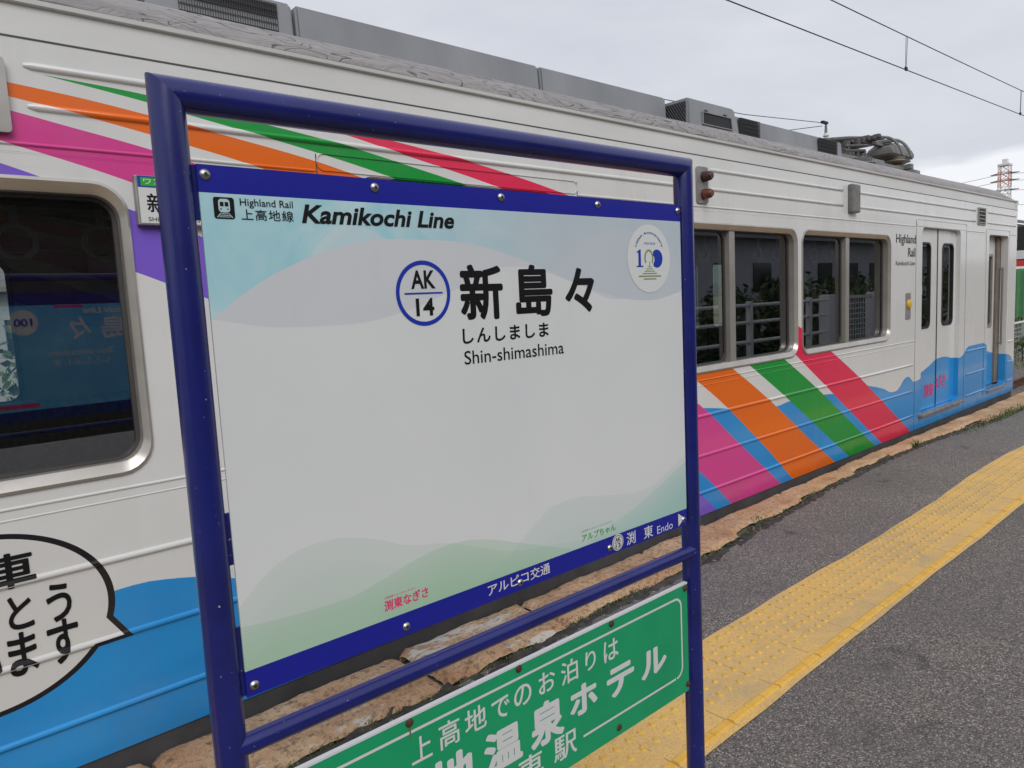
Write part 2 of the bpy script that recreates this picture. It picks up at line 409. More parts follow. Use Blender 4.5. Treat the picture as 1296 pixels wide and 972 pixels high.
# coping stones along the platform edge
m = mat('sandstone_kerb', (.4, .25, .14), .9); v, x, y, z = coords(m)
f = noise(m, v, 3.0, 8, .7); g = noise(m, v, 38, 6, .75); w = noise(m, v, 2.4, 7, .72, .6, sc=(.8, 2.2, 1))
c = ramp(m, f, ((.32, (.40, .20, .10)), (.5, (.56, .345, .195)), (.68, (.62, .45, .28))))
nearp = x.rng(3.2, 5.5, 1, .35)
c = mixc(m, g.rng(.50, .64)*nearp*.8, c, (.12, .070, .038)); c = mixc(m, noise(m, v, 75, 5, .75).rng(.56, .68)*nearp*.75, c, (.085, .055, .035)); c = mixc(m, noise(m, v, 90, 3, .6).rng(.6, .75)*.6, c, (.60, .46, .30))
near = x.lt(2.15); c = mixc(m, w.rng(.56, .60)*near*.9, c, (.62, .60, .54))
c = mixc(m, noise(m, v, 9, 6, .7).rng(.60, .72)*.5, c, (.16, .13, .10))
setc(m, c); bump(m, g*.7+f*.6+noise(m, v, 75, 5, .75)*.5, 1.0, .014); M['stone'] = m
b = B(); joints = [-4.4, -3.5, -2.7, -1.9, -1.1, -.3, .50, 1.443, 2.11, 3.02, 3.63, 4.55, 5.446, 6.145, 7.245, 8.35, 9.2, 10.2, 11.1]
while joints[-1] < 44: joints.append(joints[-1]+random.uniform(.7, 1.15))
for a, c_ in zip(joints, joints[1:]):
    fr = FR((a+c_)/2)+random.uniform(-.012, .012); nx, ny = max(12, int((c_-a)/.028)), 12
    grid = []; h0 = .010+random.uniform(-.004, .006); tl = random.uniform(-.006, .006)
    ph = random.uniform(0, 6)
    for i in range(nx+1):
        row = []
        for j in range(ny+1):
            u, w_ = i/nx, j/ny
            e = min(u, 1-u)*(c_-a); fe = w_*(2.445-fr)
            yy = fr+.007*math.sin(u*9+ph)+.005*math.sin(u*23+ph*2)+random.uniform(-.003, .003)*(j == 0); yy += .016*max(0, 1-e/.03)**2
            yy = yy+(2.445-yy)*w_+(.006*math.sin(u*17+ph) if j == ny else 0)
            zz = h0+tl*(u-.5)+.004*math.sin(u*11+w_*5+ph)+random.uniform(-.003, .003)
            zz -= .026*max(0, 1-e/.020)**2+.016*max(0, 1-fe/.022)**2+.012*max(0, 1-(2.445-yy)/.03)**2
            row.append(b.verts.new((a+.007+u*(c_-a-.014), yy, zz+UND(a, yy))))
        grid.append(row)
    for i in range(nx):
        for j in range(ny): b.faces.new((grid[i][j], grid[i+1][j], grid[i+1][j+1], grid[i][j+1]))
    for i in range(nx):                                   # skirt down the track side
        p, q = grid[i][ny], grid[i+1][ny]
        b.faces.new((p, q, b.verts.new((q.co.x, q.co.y, -.4)), b.verts.new((p.co.x, p.co.y, -.4))))
ob('platform_kerb', b, M['stone'], kind='structure', smooth=True, angle=60)
# dark soil and moss in the joint between stones and asphalt
m = mottled('mossy_soil', (.030, .027, .024), (.075, .068, .055), 16, .95, .9, 90); b = B()
strip_sheet(b, -6, 45, .035, lambda x: FR(x)-.10+wob(x*3.1, .5, .022), lambda x: 2.43, 14, -.006, lambda x, y: (random.uniform(-.003, .008)-.010*max(0, 1-abs(FR(x)-.01-y)/.03) if y < FR(x)+.02 else -.03)-.008*max(0, 1-(y-FR(x)+.10)/.03))
ob('joint_soil', b, m, kind='structure')
# weeds: the ragged line of grass in the joint
mg = mottled('weed_green', (.045, .085, .018), (.16, .20, .06), 20, .8)
def blade(bm, p, h, lean, w):
    a = random.uniform(0, 6.28); d = Vector((math.cos(a), math.sin(a), 0)); s_ = Vector((-d.y, d.x, 0))*w
    p = Vector(p); q = p+d*lean*.45+Vector((0, 0, h*.65)); t = p+d*lean+Vector((0, 0, h*random.uniform(.75, 1)))
    v_ = [bm.verts.new(k) for k in (p-s_, p+s_, q+s_*.7, q-s_*.7, t)]
    bm.faces.new(v_[:4]); bm.faces.new((v_[3], v_[2], v_[4]))
b = B()
for k in range(4200):
    x_ = 6.2+abs(random.gauss(0, 1))*5 if k % 3 else random.uniform(2.3, 40)
    den = .5+.5*math.sin(x_*2.3)+.3*math.sin(x_*5.1)
    if random.random() > den+.15 or x_ > 42: continue
    blade(b, (x_, random.gauss(FR(x_)-.01 if x_ < 7 else 2.16, .016 if x_ < 7 else .045), -.01), random.uniform(.01, .05)*(1 if x_ > 7.2 else .5), random.uniform(.01, .045), random.uniform(.0015, .004))
for k in range(1400):                                   # moss-like fuzz nearer the camera
    x_ = random.uniform(.3, 6.5); blade(b, (x_, random.gauss(FR(x_)-.012, .012), -.010), random.uniform(.004, .016), .01, .0025)
ob('weeds', b, mg, kind='stuff')
for (tx, ty, n_, hh, lab) in ((6.62, 2.27, 60, .10, 'spiky weed tuft growing between kerb stones and asphalt beside the train door'), (3.93, 2.25, 14, .055, 'tiny grass sprig at the kerb edge just right of the sign post')):
    b = B()
    for k in range(n_): blade(b, (random.gauss(0, .03), random.gauss(0, .015), -.01), random.uniform(.4, 1)*hh, random.uniform(.02, .09)*hh*9, .0028)
    o = ob('weed_tuft', b, mg); o.location = (tx, ty, 0); tag(o, lab, 'weed', 'weed tufts at the kerb')
# rails and sleepers under and beyond the train
mr_ = mottled('rusty_rail', (.07, .04, .025), (.14, .08, .05), 8, .6, metal=.3)
b = B()
for yy in (3.41, 4.47):
    box(b, -20, 250, yy-.033, yy+.033, -.86, -.82); box(b, -20, 250, yy-.01, yy+.01, -.95, -.86); box(b, -20, 250, yy-.06, yy+.06, -.975, -.95)
ob('railway_track', b, mr_, kind='structure')
b = B(); strip_sheet(b, -20, 250, 3, lambda x: 2.5, lambda x: 5.6, 1, -.985)
mb_ = mat('track_ballast', (.2, .18, .16), .95); v, x, y, z = coords(mb_); f = noise(mb_, v, 18, 4, .8); setc(mb_, ramp(mb_, f, ((.35, (.06, .05, .045)), (.65, (.27, .24, .21))))); bump(mb_, f, 1, .05)
ob('trackbed', b, mb_, kind='structure')

# ================================================================== the train
YT = 2.543                                   # near side of the body
XL, XR = -7.7, 10.62
TL = (1.5, 3.94, -.95)
train = thing('train_car', 'white electric train car with rainbow stripes and blue waves standing at the platform', 'train', TL)
# ---- livery: one material for body, beads and doors
m = mat('train_livery', (.7, .7, .68), .28, 0, .35, .4); v, x, y, z = coords(m, TL)
n1 = noise(m, v, 1.2, 6, .6, sc=(1, 1, 2.2)); n2_ = noise(m, v, 26, 5, .7, sc=(.35, 1, 2))
c = ramp(m, n1, ((.3, (.61, .61, .595)), (.7, (.66, .66, .65))))
c = mixc(m, n2_.rng(.60, .85)*.16, c, (.36, .33, .28))
MTN = [(-1.5, .46), (-.6, .52), (.0, .47), (.35, .52), (.53, .546), (.66, .53), (1.2, .43), (1.7, .5), (2.3, .62), (2.9, .60), (3.3, .74), (3.74, .703), (4.15, .647), (4.70, .585), (4.95, .60), (5.38, .585), (5.81, .562), (6.08, .585), (6.3, .553), (6.62, .49), (6.84, .44), (7.0, .49), (7.169, .546), (7.3, .48), (7.6, .53), (7.82, .577), (8.2, .64), (8.6, .60), (8.9, .70), (9.3, .70), (9.55, .655), (9.93, .56), (10.2, .512), (10.45, .47), (10.6, .37)]
mtn = x.curve(MTN, -1.5, 10.7, 1.0)
blue = ramp(m, noise(m, v, 1.1, 4, .5, sc=(1, 1, 2)), ((.3, (.012, .225, .56)), (.7, (.03, .29, .66))))
c = mixc(m, z.lt(mtn), c, blue)
STR = {
 'purple': ([(-1, 2.05), (.1, 1.93), (.618, 1.77), (.722, 1.732), (1.5, 1.42), (2.5, .93), (3.0, .66), (3.739, .171), (3.921, .026), (4.1, -.1)],
            [(-1, 1.95), (.1, 1.75), (.622, 1.57), (.723, 1.528), (.858, 1.47), (1.8, .98), (2.8, .36), (3.35, -.02)], (.19, .105, .56)),
 'pink': ([(-1, 2.17), (.0, 2.085), (.359, 2.028), (.477, 2.005), (.727, 1.955), (1.5, 1.75), (2.6, 1.34), (3.744, .737), (4.215, .404), (4.76, .02), (4.9, -.08)],
          [(-1, 2.13), (-.1, 2.03), (.318, 1.94), (.653, 1.848), (1.4, 1.58), (2.5, 1.09), (3.1, .76), (3.744, .309), (4.086, .036), (4.2, -.06)], (.62, .055, .26)),
 'orange': ([(-1, 2.18), (.0, 2.14), (.36, 2.108), (.535, 2.091), (.726, 2.065), (.976, 2.028), (1.324, 1.968), (1.422, 1.945), (2.2, 1.74), (3.2, 1.37), (4.187, .893), (5.444, .127), (5.613, .027), (5.8, -.09)],
            [(-1, 2.17), (.0, 2.112), (.356, 2.068), (.489, 2.047), (.724, 2.004), (1.043, 1.939), (1.8, 1.73), (2.8, 1.36), (3.749, .872), (4.501, .36), (4.931, .027), (5.1, -.1)], (.74, .135, .004)),
 'green': ([(.437, 2.144), (.727, 2.128), (.983, 2.1), (1.439, 2.043), (1.684, 1.999), (2.03, 1.932), (3.0, 1.69), (4.0, 1.305), (4.86, .901), (6.363, .044), (6.6, -.09)],
           [(.437, 2.144), (.724, 2.105), (.843, 2.084), (1.121, 2.038), (1.433, 1.981), (1.64, 1.936), (2.5, 1.72), (3.5, 1.36), (4.396, .895), (5.815, .062), (6.0, -.05)], (.004, .275, .035)),
 'red': ([(1.0, 2.117), (1.333, 2.110), (1.493, 2.099), (1.729, 2.077), (2.145, 2.024), (2.684, 1.927), (3.5, 1.73), (4.3, 1.45), (4.995, 1.16), (5.588, .905), (7.185, .041), (7.4, -.08)],
         [(1.0, 2.117), (1.333, 2.098), (1.713, 2.032), (2.219, 1.936), (3.0, 1.75), (4.0, 1.40), (4.984, .94), (5.11, .866), (6.542, .027), (6.75, -.09)], (.70, .018, .075)),
}
inx = x.gt(-.6)*x.lt(7.6)
for nm in ('purple', 'pink', 'orange', 'green', 'red'):
    t_, b_, col = STR[nm]
    zz = z+.5
    top = x.curve([(p, q+.5) for p, q in t_], -1, 7.6, 3.0); bot = x.curve([(p, q+.5) for p, q in b_], -1, 7.6, 3.0)
    c = mixc(m, zz.lt(top)*zz.gt(bot)*inx, c, col)
# speech bubble
ex = (x-.12)/.354; ez = (z-.533)/.277
sd_e = ((ex*ex+ez*ez).sqrt()-1)*.30
def half(p, q):                                          # signed distance, positive on the right of p->q
    dx, dz = q[0]-p[0], q[1]-p[1]; L = math.hypot(dx, dz)
    return (x-p[0])*(dz/L)-(z-p[1])*(dx/L)
ta, tb, tc_ = (.440, .50), (.516, .379), (.36, .375)
sd_t = half(tc_, tb).mx(half(tb, ta)).mx(half(ta, tc_))
sdb = sd_e.mn(sd_t)
c = mixc(m, sdb.lt(0), c, (.010, .009, .010)); c = mixc(m, sdb.lt(-.017), c, (.60, .595, .58))
streak = noise(m, v, 5, 4, .6, sc=(1.3, 1, .07)).rng(.50, .80)
c = mixc(m, streak*z.rng(.2, 2.3, .04, .16), c, (.27, .25, .22))
c = mixc(m, noise(m, v, 3.5, 5, .65).rng(.45, .8)*z.rng(.0, .30, .35, 0), c, (.17, .145, .12))
c = mixc(m, noise(m, v, 150, 2, .5).gt(.80)*.5, c, (.16, .13, .11))
setc(m, c); rr = noise(m, v, 1.5, 3, .5, sc=(1, 1, .3)).rng(.3, .7, .22, .31); m.node_tree.links.new(rr.k, P_(m).inputs['Roughness'])
bump(m, noise(m, v, 1.1, 2, .4, .5), .10, .02)
_b = [n for n in m.node_tree.nodes if n.type == 'BUMP'][0]; m.node_tree.links.new(_b.outputs[0], P_(m).inputs['Coat Normal'])
LIV = m
DOORS = [(-4.54, -3.46), (1.48, 2.56), (7.48, 8.56)]
WINS = [(-2.70, -1.06), (-1.0, .635), (3.37, 5.03), (5.095, 6.72)]
WZ0, WZ1 = .915, 1.845
CAB = (9.52, 10.27)
def side_loops():
    L = [[(XL, .01), (XR, .01), (XR, 2.24), (XL, 2.24)]]
    for a, c_ in WINS: L.append(rrect(a+.008, c_-.008, WZ0+.008, WZ1-.008, .092))
    for a, c_ in DOORS: L.append(rrect(a, c_, .15, 1.935, .055))
    L.append(rrect(CAB[0], CAB[1], .14, 1.92, .05))
    return L
b = B(); plate(b, side_loops(), YT, YT+.075)
BEADS = []
for zz in (2.164, 2.048): BEADS += [(zz, -7.5, -.05), (zz, .395, 3.70), (zz, 3.935, 5.79), (zz, 6.07, 9.035), (zz, 9.43, 10.56)]
for zz in (.648, .395, .158): BEADS += [(zz, -3.25, 1.30), (zz, 2.72, 7.29), (zz, 8.80, 9.47), (zz, 10.33, 10.56)]
def bead(bm, zz, a, c_, h=.021, d=.010):
    prof = [(-h*.62, 0), (-h*.38, -d*.75), (-.001, -d), (h*.30, -d*.72), (h*.5, 0)]
    segs = [a, a+.02]+[a+(c_-a)*k/6 for k in range(1, 6)]+[c_-.02, c_]; prev = None
    for i, xx in enumerate(segs):
        s_ = .05 if i in (0, len(segs)-1) else 1
        cur = [bm.verts.new((xx, YT+d_*s_-.0006, zz+h_*(.5+.5*s_))) for h_, d_ in prof]
        if prev:
            for k in range(len(prof)-1): bm.faces.new((prev[k], cur[k], cur[k+1], prev[k+1]))
        prev = cur
for q in BEADS: bead(b, *q)
for a, c_ in ((-3.28, 1.33), (2.70, 7.32)):
    bead(b, .872, a, c_, .010, .004); bead(b, .838, a, c_, .006, .002)
for a, c_ in ((-7.5, -4.72), (-3.28, 1.30), (2.73, 7.30), (8.73, 9.36), (10.32, 10.6)):
    bead(b, 1.938, a, c_, .011, .005); bead(b, 1.912, a, c_, .004, -.0015)
body = ob('body_side', b, LIV, train, smooth=True, angle=75)
# seams
b = B()
for xx in (-4.72, -3.28, 1.30, 2.73, 7.32, 8.735): box(b, xx-.002, xx+.002, YT-.0016, YT+.01, .012, 2.0)
box(b, XL, XR, YT-.0018, YT+.01, 2.2375, 2.2425)
for xx in (9.42,): box(b, xx-.002, xx+.002, YT-.0016, YT+.01, .1, 1.98)
box(b, 10.31, 10.314, YT-.0016, YT+.01, .1, 1.97)
ob('body_seam', b, M['dark'], body)
# rounded raised panels above the doors
for a, c_ in ((1.30, 2.73), (7.325, 8.73)):
    b = B(); lo = rrect(a, c_, 1.94, 2.006, .03); li = rrect(a+.004, c_-.004, 1.944, 2.002, .027); frame_ring(b, lo, li, YT-.004, YT+.002); ob('door_header', b, LIV, body)
b = B(); frame_ring(b, rrect(9.40, 10.31, .1, 1.985, .02), rrect(9.406, 10.304, .106, 1.979, .02), YT-.004, YT+.002); ob('cab_door_surround', b, LIV, body)
# cantrail above the seam, gutter lip and roof
mc = mottled('cantrail_white', (.56, .56, .545), (.63, .63, .615), 1.2, .4, sc=(1, 1, 3))
b = B(); pr = [(YT+.004, 2.242), (YT+.008, 2.335), (YT-.006, 2.339), (YT-.008, 2.352), (YT+.004, 2.357)]
for (y0, z0), (y1, z1) in zip(pr, pr[1:]):
    b.faces.new([b.verts.new(p) for p in ((XL, y0, z0), (XR, y0, z0), (XR, y1, z1), (XL, y1, z1))])
bmesh.ops.remove_doubles(b, verts=b.verts, dist=1e-5); ob('cantrail', b, mc, train)
mroof = mat('peeling_roof_paint', (.2, .19, .19), .8); v, x, y, z = coords(mroof, TL)
f = noise(mroof, v, 2.6, 6, .62, 1.6, sc=(.9, 3.0, 3.0))
worn = x.rng(3.5, 7.5, 1, .12)
c = ramp(mroof, f, ((.3, (.235, .22, .225)), (.7, (.31, .295, .295))))
nn = noise(mroof, v, 1.5, 2, .4, 2.6, sc=(.8, 2.6, 3.2)); ln = (nn*11)._m('FRACT').lt(.13)*noise(mroof, v, 1.1, 3, .5).gt(.41)
c = mixc(mroof, ln*worn*.9, c, (.085, .08, .08)); c = mixc(mroof, noise(mroof, v, 5, 5, .7).rng(.5, .75)*.4, c, (.38, .37, .37)); setc(mroof, c)
bump(mroof, ln*worn*-.35+f*.6+noise(mroof, v, 9, 5, .6, 1.5, sc=(.6, 2, 2))*worn*1.3, .7, .025)
prof = [(0, 2.357), (.006, 2.375), (.02, 2.397), (.05, 2.424), (.10, 2.457), (.20, 2.497), (.30, 2.529), (.46, 2.574), (.76, 2.632), (1.08, 2.668), (1.40, 2.68)]
full = [(YT+a, q) for a, q in prof]+[(2*3.94-YT-a, q) for a, q in prof[-2::-1]]
b = B(); secs = [XL+i*(10.12-XL)/40 for i in range(41)]+[10.3, 10.45, 10.58, 10.62]; prev = None
for i, xx in enumerate(secs):
    k = 1 if xx <= 10.13 else max(0., 1-((xx-10.12)/.5)**1.3)
    cur = [b.verts.new((xx, yy, 2.352+(zz-2.352)*k+(random.uniform(-.002, .002) if xx < 10 else 0))) for yy, zz in full]
    if prev:
        for j in range(len(cur)-1): b.faces.new((prev[j], cur[j], cur[j+1], prev[j+1]))
    prev = cur
ob('roof', b, mroof, train, smooth=True, angle=50)
# far side, ends, floor, ceiling
YF = 2*3.94-YT
mi_ = mat('interior_cream', (.66, .65, .58), .5)
b = B(); plate(b, side_loops(), YF-.075, YF); ob('far_body_side', b, LIV, train)
b = B(); box(b, XL+.01, XR-.08, YT+.08, YF-.08, .06, .10); ob('floor', b, mat('interior_floor', (.16, .14, .12), .5), train)
b = B(); box(b, XL+.01, XR-.1, YT+.08, YF-.08, 2.10, 2.13); ob('ceiling', b, mi_, train)
for a, c_ in ((XL, XL+.06), (XR-.06, XR)):
    plate_l = [(YT+.002, .01), (YF-.002, .01), (YF-.002, 2.35), (YT+.002, 2.35)]
    hole = rrect(YT+.25, YF-.25, 1.0, 1.95, .1)
    bb = B(); plate(bb, [plate_l, hole], 0, .06)
    for vv in bb.verts: vv.co = Vector((a+vv.co.y, vv.co.x, vv.co.z))
    ob('end_wall', bb, mc, train)
for xx in (XL+.03, XR-.03):
    b = B(); b.faces.new([b.verts.new(p) for p in ((xx, YT+.2, .95), (xx, YF-.2, .95), (xx, YF-.2, 2.0), (xx, YT+.2, 2.0))]); ob('windscreen', b, M['glass'], train)
# cab bulkhead
b = B(); box(b, 9.30, 9.34, YT+.08, YF-.08, .1, 2.1); ob('cab_bulkhead', b, mat('bulkhead_grey', (.20, .20, .19), .5), train)
# skirt and running gear
b = B(); box(b, XL, XR-.04, YT+.006, YF-.006, -.20, .0075); ob('solebar', b, M['dark'], train)
b = B(); box(b, -3.3, 6.2, YT+.3, YF-.3, -.62, -.2, .03); ob('underfloor_equipment', b, M['dark'], train)
for bx in (-4.9, -2.9, 6.1+1.0, 9.1):
    b = B()
    for yy in (3.41, 4.47): lathe(b, [(.05, -.06), (.40, -.055), (.41, .0), (.36, .03), (.05, .04)], (bx, yy, -.41), 'y', 24)
    tube(b, [(bx, 3.3, -.41), (bx, 4.58, -.41)], .06, 10); ob('wheelset', b, M['dark'], train, smooth=True)
# ---- windows
def window(a, c_, yn, s, par):
    """s=+1 near side (glass behind yn), -1 far side"""
    b = B(); A0 = rrect(a, c_, WZ0, WZ1, .10); A1 = rrect(a+.007, c_-.007, WZ0+.010, WZ1-.010, .095); A2 = rrect(a+.021, c_-.021, WZ0+.036, WZ1-.036, .080); A3 = rrect(a+.024, c_-.024, WZ0+.041, WZ1-.041, .076)
    def skin(lps):
        V = [[b.verts.new((p[0], yn+d_*s, p[1])) for p in lp] for lp, d_ in lps]; n = len(V[0])
        for P, Q in zip(V, V[1:]):
            for k in range(n): b.faces.new((P[k], P[(k+1) % n], Q[(k+1) % n], Q[k]))
    skin(((A0, .010), (A0, -.007), (A1, -.011), (A2, .006), (A3, .010), (A3, .074)))
    w = ob('window', b, M['alu'], par, smooth=True, angle=30)
    mid = (a+c_)/2
    b = B(); box(b, mid-.036, mid+.030, min(yn+.018*s, yn+.068*s), max(yn+.018*s, yn+.068*s), WZ0+.042, WZ1-.042); ob('mullion', b, M['alu'], w)
    b = B(); yg = yn+.060*s
    sheet(b, rrect(a+.022, c_-.022, WZ0+.040, WZ1-.040, .07), yg); ob('pane', b, M['glass'], w, recalc=False)
    b = B()
    for p_, q_ in ((a+.025, mid-.036), (mid+.030, c_-.025)): frame_ring(b, rrect(p_, q_, WZ0+.042, WZ1-.042, .07), rrect(p_+.012, q_-.012, WZ0+.052, WZ1-.052, .06), yg-.010*s, yg+.010*s)
    ob('gasket', b, mat('window_gasket', (.05, .048, .045), .5), w)
    return w
for a, c_ in WINS: window(a, c_, YT, 1, train)
for a, c_ in WINS: window(a, c_, YF, -1, train)
# ---- passenger doors
def doors(a, c_, yn, s):
    mid = (a+c_)/2; yl = yn+.045*s
    d = None
    for (p, q, wp, wq) in ((a-.02, mid-.004, mid-.49, mid-.20), (mid+.004, c_+.02, mid+.145, mid+.455)):
        b = B(); plate(b, [[(p, .155), (q, .155), (q, 1.95), (p, 1.95)], rrect(wp, wq, .975, 1.79, .06)], min(yl, yl+.028*s), max(yl, yl+.028*s))
        leaf = ob('door', b, LIV, train)
        b = B(); frame_ring(b, rrect(wp-.012, wq+.012, .963, 1.802, .07), rrect(wp+.006, wq-.006, .981, 1.784, .055), yl-.006*s, yl+.01*s); ob('window_seal', b, M['rubber'], leaf)
        b = B(); sheet(b, rrect(wp, wq, .975, 1.79, .06), yl+.010*s); ob('door_pane', b, M['glass'], leaf, recalc=False)
    b = B(); box(b, mid-.009, mid+.009, min(yl-.004*s, yl+.03*s), max(yl-.004*s, yl+.03*s), .16, 1.93); ob('door_edge', b, M['rubber'], leaf)
    b = B(); box(b, a-.065, c_+.055, min(yn-.045*s, yn+.10*s), max(yn-.045*s, yn+.10*s), .122, .149, .006); ob('door_step', b, mottled('step_metal', (.22, .20, .18), (.36, .33, .30), 20, .5, metal=.5), train)
    return leaf
lf = None
for a, c_ in DOORS: lf = doors(a, c_, YT, 1)
for a, c_ in DOORS: doors(a, c_, YF, -1)
# cab door, deep-set
b = B(); yl = YT+.10
plate(b, [[(9.50, .15), (10.29, .15), (10.29, 1.94), (9.50, 1.94)], rrect(9.63, 10.02, .86, 1.70, .03)], yl, yl+.03)
cabd = ob('cab_door', b, LIV, train)
b = B(); frame_ring(b, rrect(9.615, 10.035, .845, 1.715, .035), rrect(9.645, 10.005, .875, 1.685, .025), yl-.008, yl+.01); ob('window_seal', b, M['alu'], cabd)
b = B(); sheet(b, rrect(9.63, 10.02, .86, 1.70, .03), yl+.012); ob('door_pane', b, M['glass'], cabd, recalc=False)
b = B(); box(b, 10.12, 10.272, yl-.02, yl+.0, .16, 1.91); ob('door_jamb', b, mottled('jamb_brown', (.13, .105, .085), (.20, .17, .14), 5, .45), cabd)
b = B(); tube(b, [(9.585, yl-.005, .30), (9.585, yl-.04, .32), (9.585, yl-.04, .62), (9.585, yl-.005, .64)], .010, 8); ob('door_handrail', b, M['steel'], cabd, smooth=True)
b = B(); tube(b, [(10.215, YT+.04, .62), (10.215, YT+.04, 1.55)], .010, 8); box(b, 10.205, 10.225, YT+.04, yl, .63, .65); box(b, 10.205, 10.225, YT+.04, yl, 1.52, 1.54); ob('door_handrail', b, M['steel'], cabd, smooth=True)
b = B(); box(b, 9.52, 10.17, YT-.03, YT+.12, .118, .139, .004); ob('door_step', b, M['alu_plain'], cabd)
b = B(); lathe(b, [(.018, 0), (.018, -.012), (.012, -.018)], (9.60, yl, .72), 'y', 12); ob('door_lock', b, M['steel'], cabd)
# ---- fittings on the side
b = B(); plate(b, [rrect(3.775, 3.895, 1.955, 2.172, .02)], YT-.012, YT+.002); lp = ob('lamp_plate', b, M['alu_plain'], train)
for zz, col in ((2.112, (.045, .010, .012)), (2.008, (.12, .026, .010))):
    b = B(); lathe(b, [(.032, 0), (.032, -.02), (.027, -.05), (.018, -.062)], (3.842, YT-.012, zz), 'y', 18); ob('side_lamp', b, mat('lamp_lens', col, .25, 0, .6), lp, smooth=True)
b = B(); box(b, 5.865, 6.005, YT-.045, YT+.002, 1.993, 2.215, .012); ob('equipment_cover', b, mottled('cover_grey', (.13, .125, .12), (.19, .185, .175), 14, .5), train)
b = B(); plate(b, [rrect(9.09, 9.35, 2.012, 2.20, .01), rrect(9.115, 9.325, 2.028, 2.185, .004)], YT-.010, YT+.002)
for k in range(4):
    zz = 2.034+k*.039
    vv = [b.verts.new(p) for p in ((9.115, YT-.014, zz), (9.325, YT-.014, zz), (9.325, YT+.004, zz+.022), (9.115, YT+.004, zz+.022))]; b.faces.new(vv)
lv = ob('vent_louvre', b, mottled('louvre_grey', (.20, .19, .175), (.27, .26, .24), 10, .5), train)
b = B(); box(b, 9.112, 9.328, YT-.003, YT-.001, 2.026, 2.187); ob('vent_back', b, M['rubber'], lv)
b = B(); frame_ring(b, rrect(-.02, .348, 1.962, 2.172, .012), rrect(.012, .318, 1.99, 2.145, .01), YT-.022, YT+.002); bi = ob('destination_window', b, M['alu'], train)
b = B(); sheet(b, [(0, 1.975), (.33, 1.975), (.33, 2.16), (0, 2.16)], YT-.006); ob('destination_blind', b, mat('blind_black', (.015, .012, .01), .15), bi)
# door button
b = B(); plate(b, [rrect(7.075, 7.19, 1.083, 1.325, .012)], YT-.006, YT+.002); bp = ob('button_plate', b, M['alu_plain'], train)
b = B(); lathe(b, [(.042, 0), (.042, -.010), (.034, -.015), (.034, -.019), (.025, -.022)], (7.135, YT-.006, 1.222), 'y', 20); ob('door_button', b, mat('button_yellow', (.66, .40, .03), .4), bp, smooth=True)
# writing on the side
b = B(); yv = YT-.0022
text(b, 'Highland', 6.845, 7.312, 1.752, 1.855, yv, .012, .0); ob('line_name_lettering', b, M['gink'], train); b = B()
text(b, 'Rail', 7.125, 7.297, 1.655, 1.735, yv, .012, .0); text(b, 'Kamikochi Line', 6.842, 7.29, 1.577, 1.617, yv, 0)
ob('line_name_lettering', b, M['gink'], train)
b = B()
def bz(zz):                                              # lettering follows the pressed beads
    for q in (.648, .395, .158):
        t_ = (zz-q)/.021
        if -.62 < t_ < .5: return -.0105*(1-max(0, abs(t_+.02)-.05)/.58)
    return 0.
for s_, x0, x1, z0, z1 in (('車', .142, .272, .633, .742), ('乗', .06, .118, .633, .742), ('と', .190, .253, .504, .609), ('う', .288, .354, .495, .616), ('が', .09, .168, .50, .61), ('ま', .178, .252, .362, .496), ('す', .279, .363, .359, .500), ('い', .085, .16, .37, .48)):
    text(b, s_, x0, x1, z0, z1, yv, .022)
for q in (.648, .395):
    for dz in (-.013, -.008, -.001, .0063, .0105):
        bmesh.ops.bisect_plane(b, geom=b.verts[:]+b.edges[:]+b.faces[:], plane_co=(0, 0, q+dz), plane_no=(0, 0, 1))
for vv in b.verts: vv.co.y += bz(vv.co.z)
ob('speech_lettering', b, M['black'], train)
# pink title on the doors, and the small sticker in the door window
b = B(); text(b, '渕東', 7.70, 7.96, .27, .40, YT+.0425, .02); text(b, 'なぎさ', 8.0, 8.30, .33, .46, YT+.0425, .02); ob('door_lettering', b, M['ink_pink'], lf)
b = B(); sheet(b, [(7.545, 1.30), (7.64, 1.30), (7.64, 1.36), (7.592, 1.43), (7.545, 1.36)], YT+.052); ob('door_sticker', b, M['pale'], lf, recalc=False)
# side destination board
b = B(); box(b, .655, .885, YT-.028, YT+.001, 1.712, 1.868, .003); db = ob('destination_board', b, M['alu_plain'], train)
b = B(); sheet(b, [(.663, 1.718), (.885, 1.718), (.885, 1.830), (.663, 1.830)], YT-.0292, 0); sheet(b, [(.663, 1.830), (.885, 1.830), (.885, 1.866), (.663, 1.866)], YT-.0292, 1)
sheet(b, [(.672, 1.835), (.80, 1.835), (.80, 1.861), (.672, 1.861)], YT-.0298, 2)
ob('board_face', b, [mat('board_white', (.62, .62, .61), .35), mat('board_blue', (.012, .05, .32), .35), mat('board_green', (.03, .36, .03), .35)], db, recalc=False)
b = B(); text(b, '新', .685, .745, 1.752, 1.812, YT-.0300, .015); text(b, '島', .755, .81, 1.752, 1.812, YT-.03, .015); text(b, '々', .822, .872, 1.752, 1.812, YT-.03, .015); text(b, 'SHIN-SHIMASHIMA', .685, .873, 1.724, 1.737, YT-.03, 0)
ob('board_lettering', b, M['black'], db)
b = B(); text(b, 'ワンマン', .680, .795, 1.840, 1.857, YT-.0303, .01); text(b, 'アルピコ交通', .806, .88, 1.834, 1.846, YT-.0303, .01); ob('board_strip_lettering', b, M['ink_white'], db)
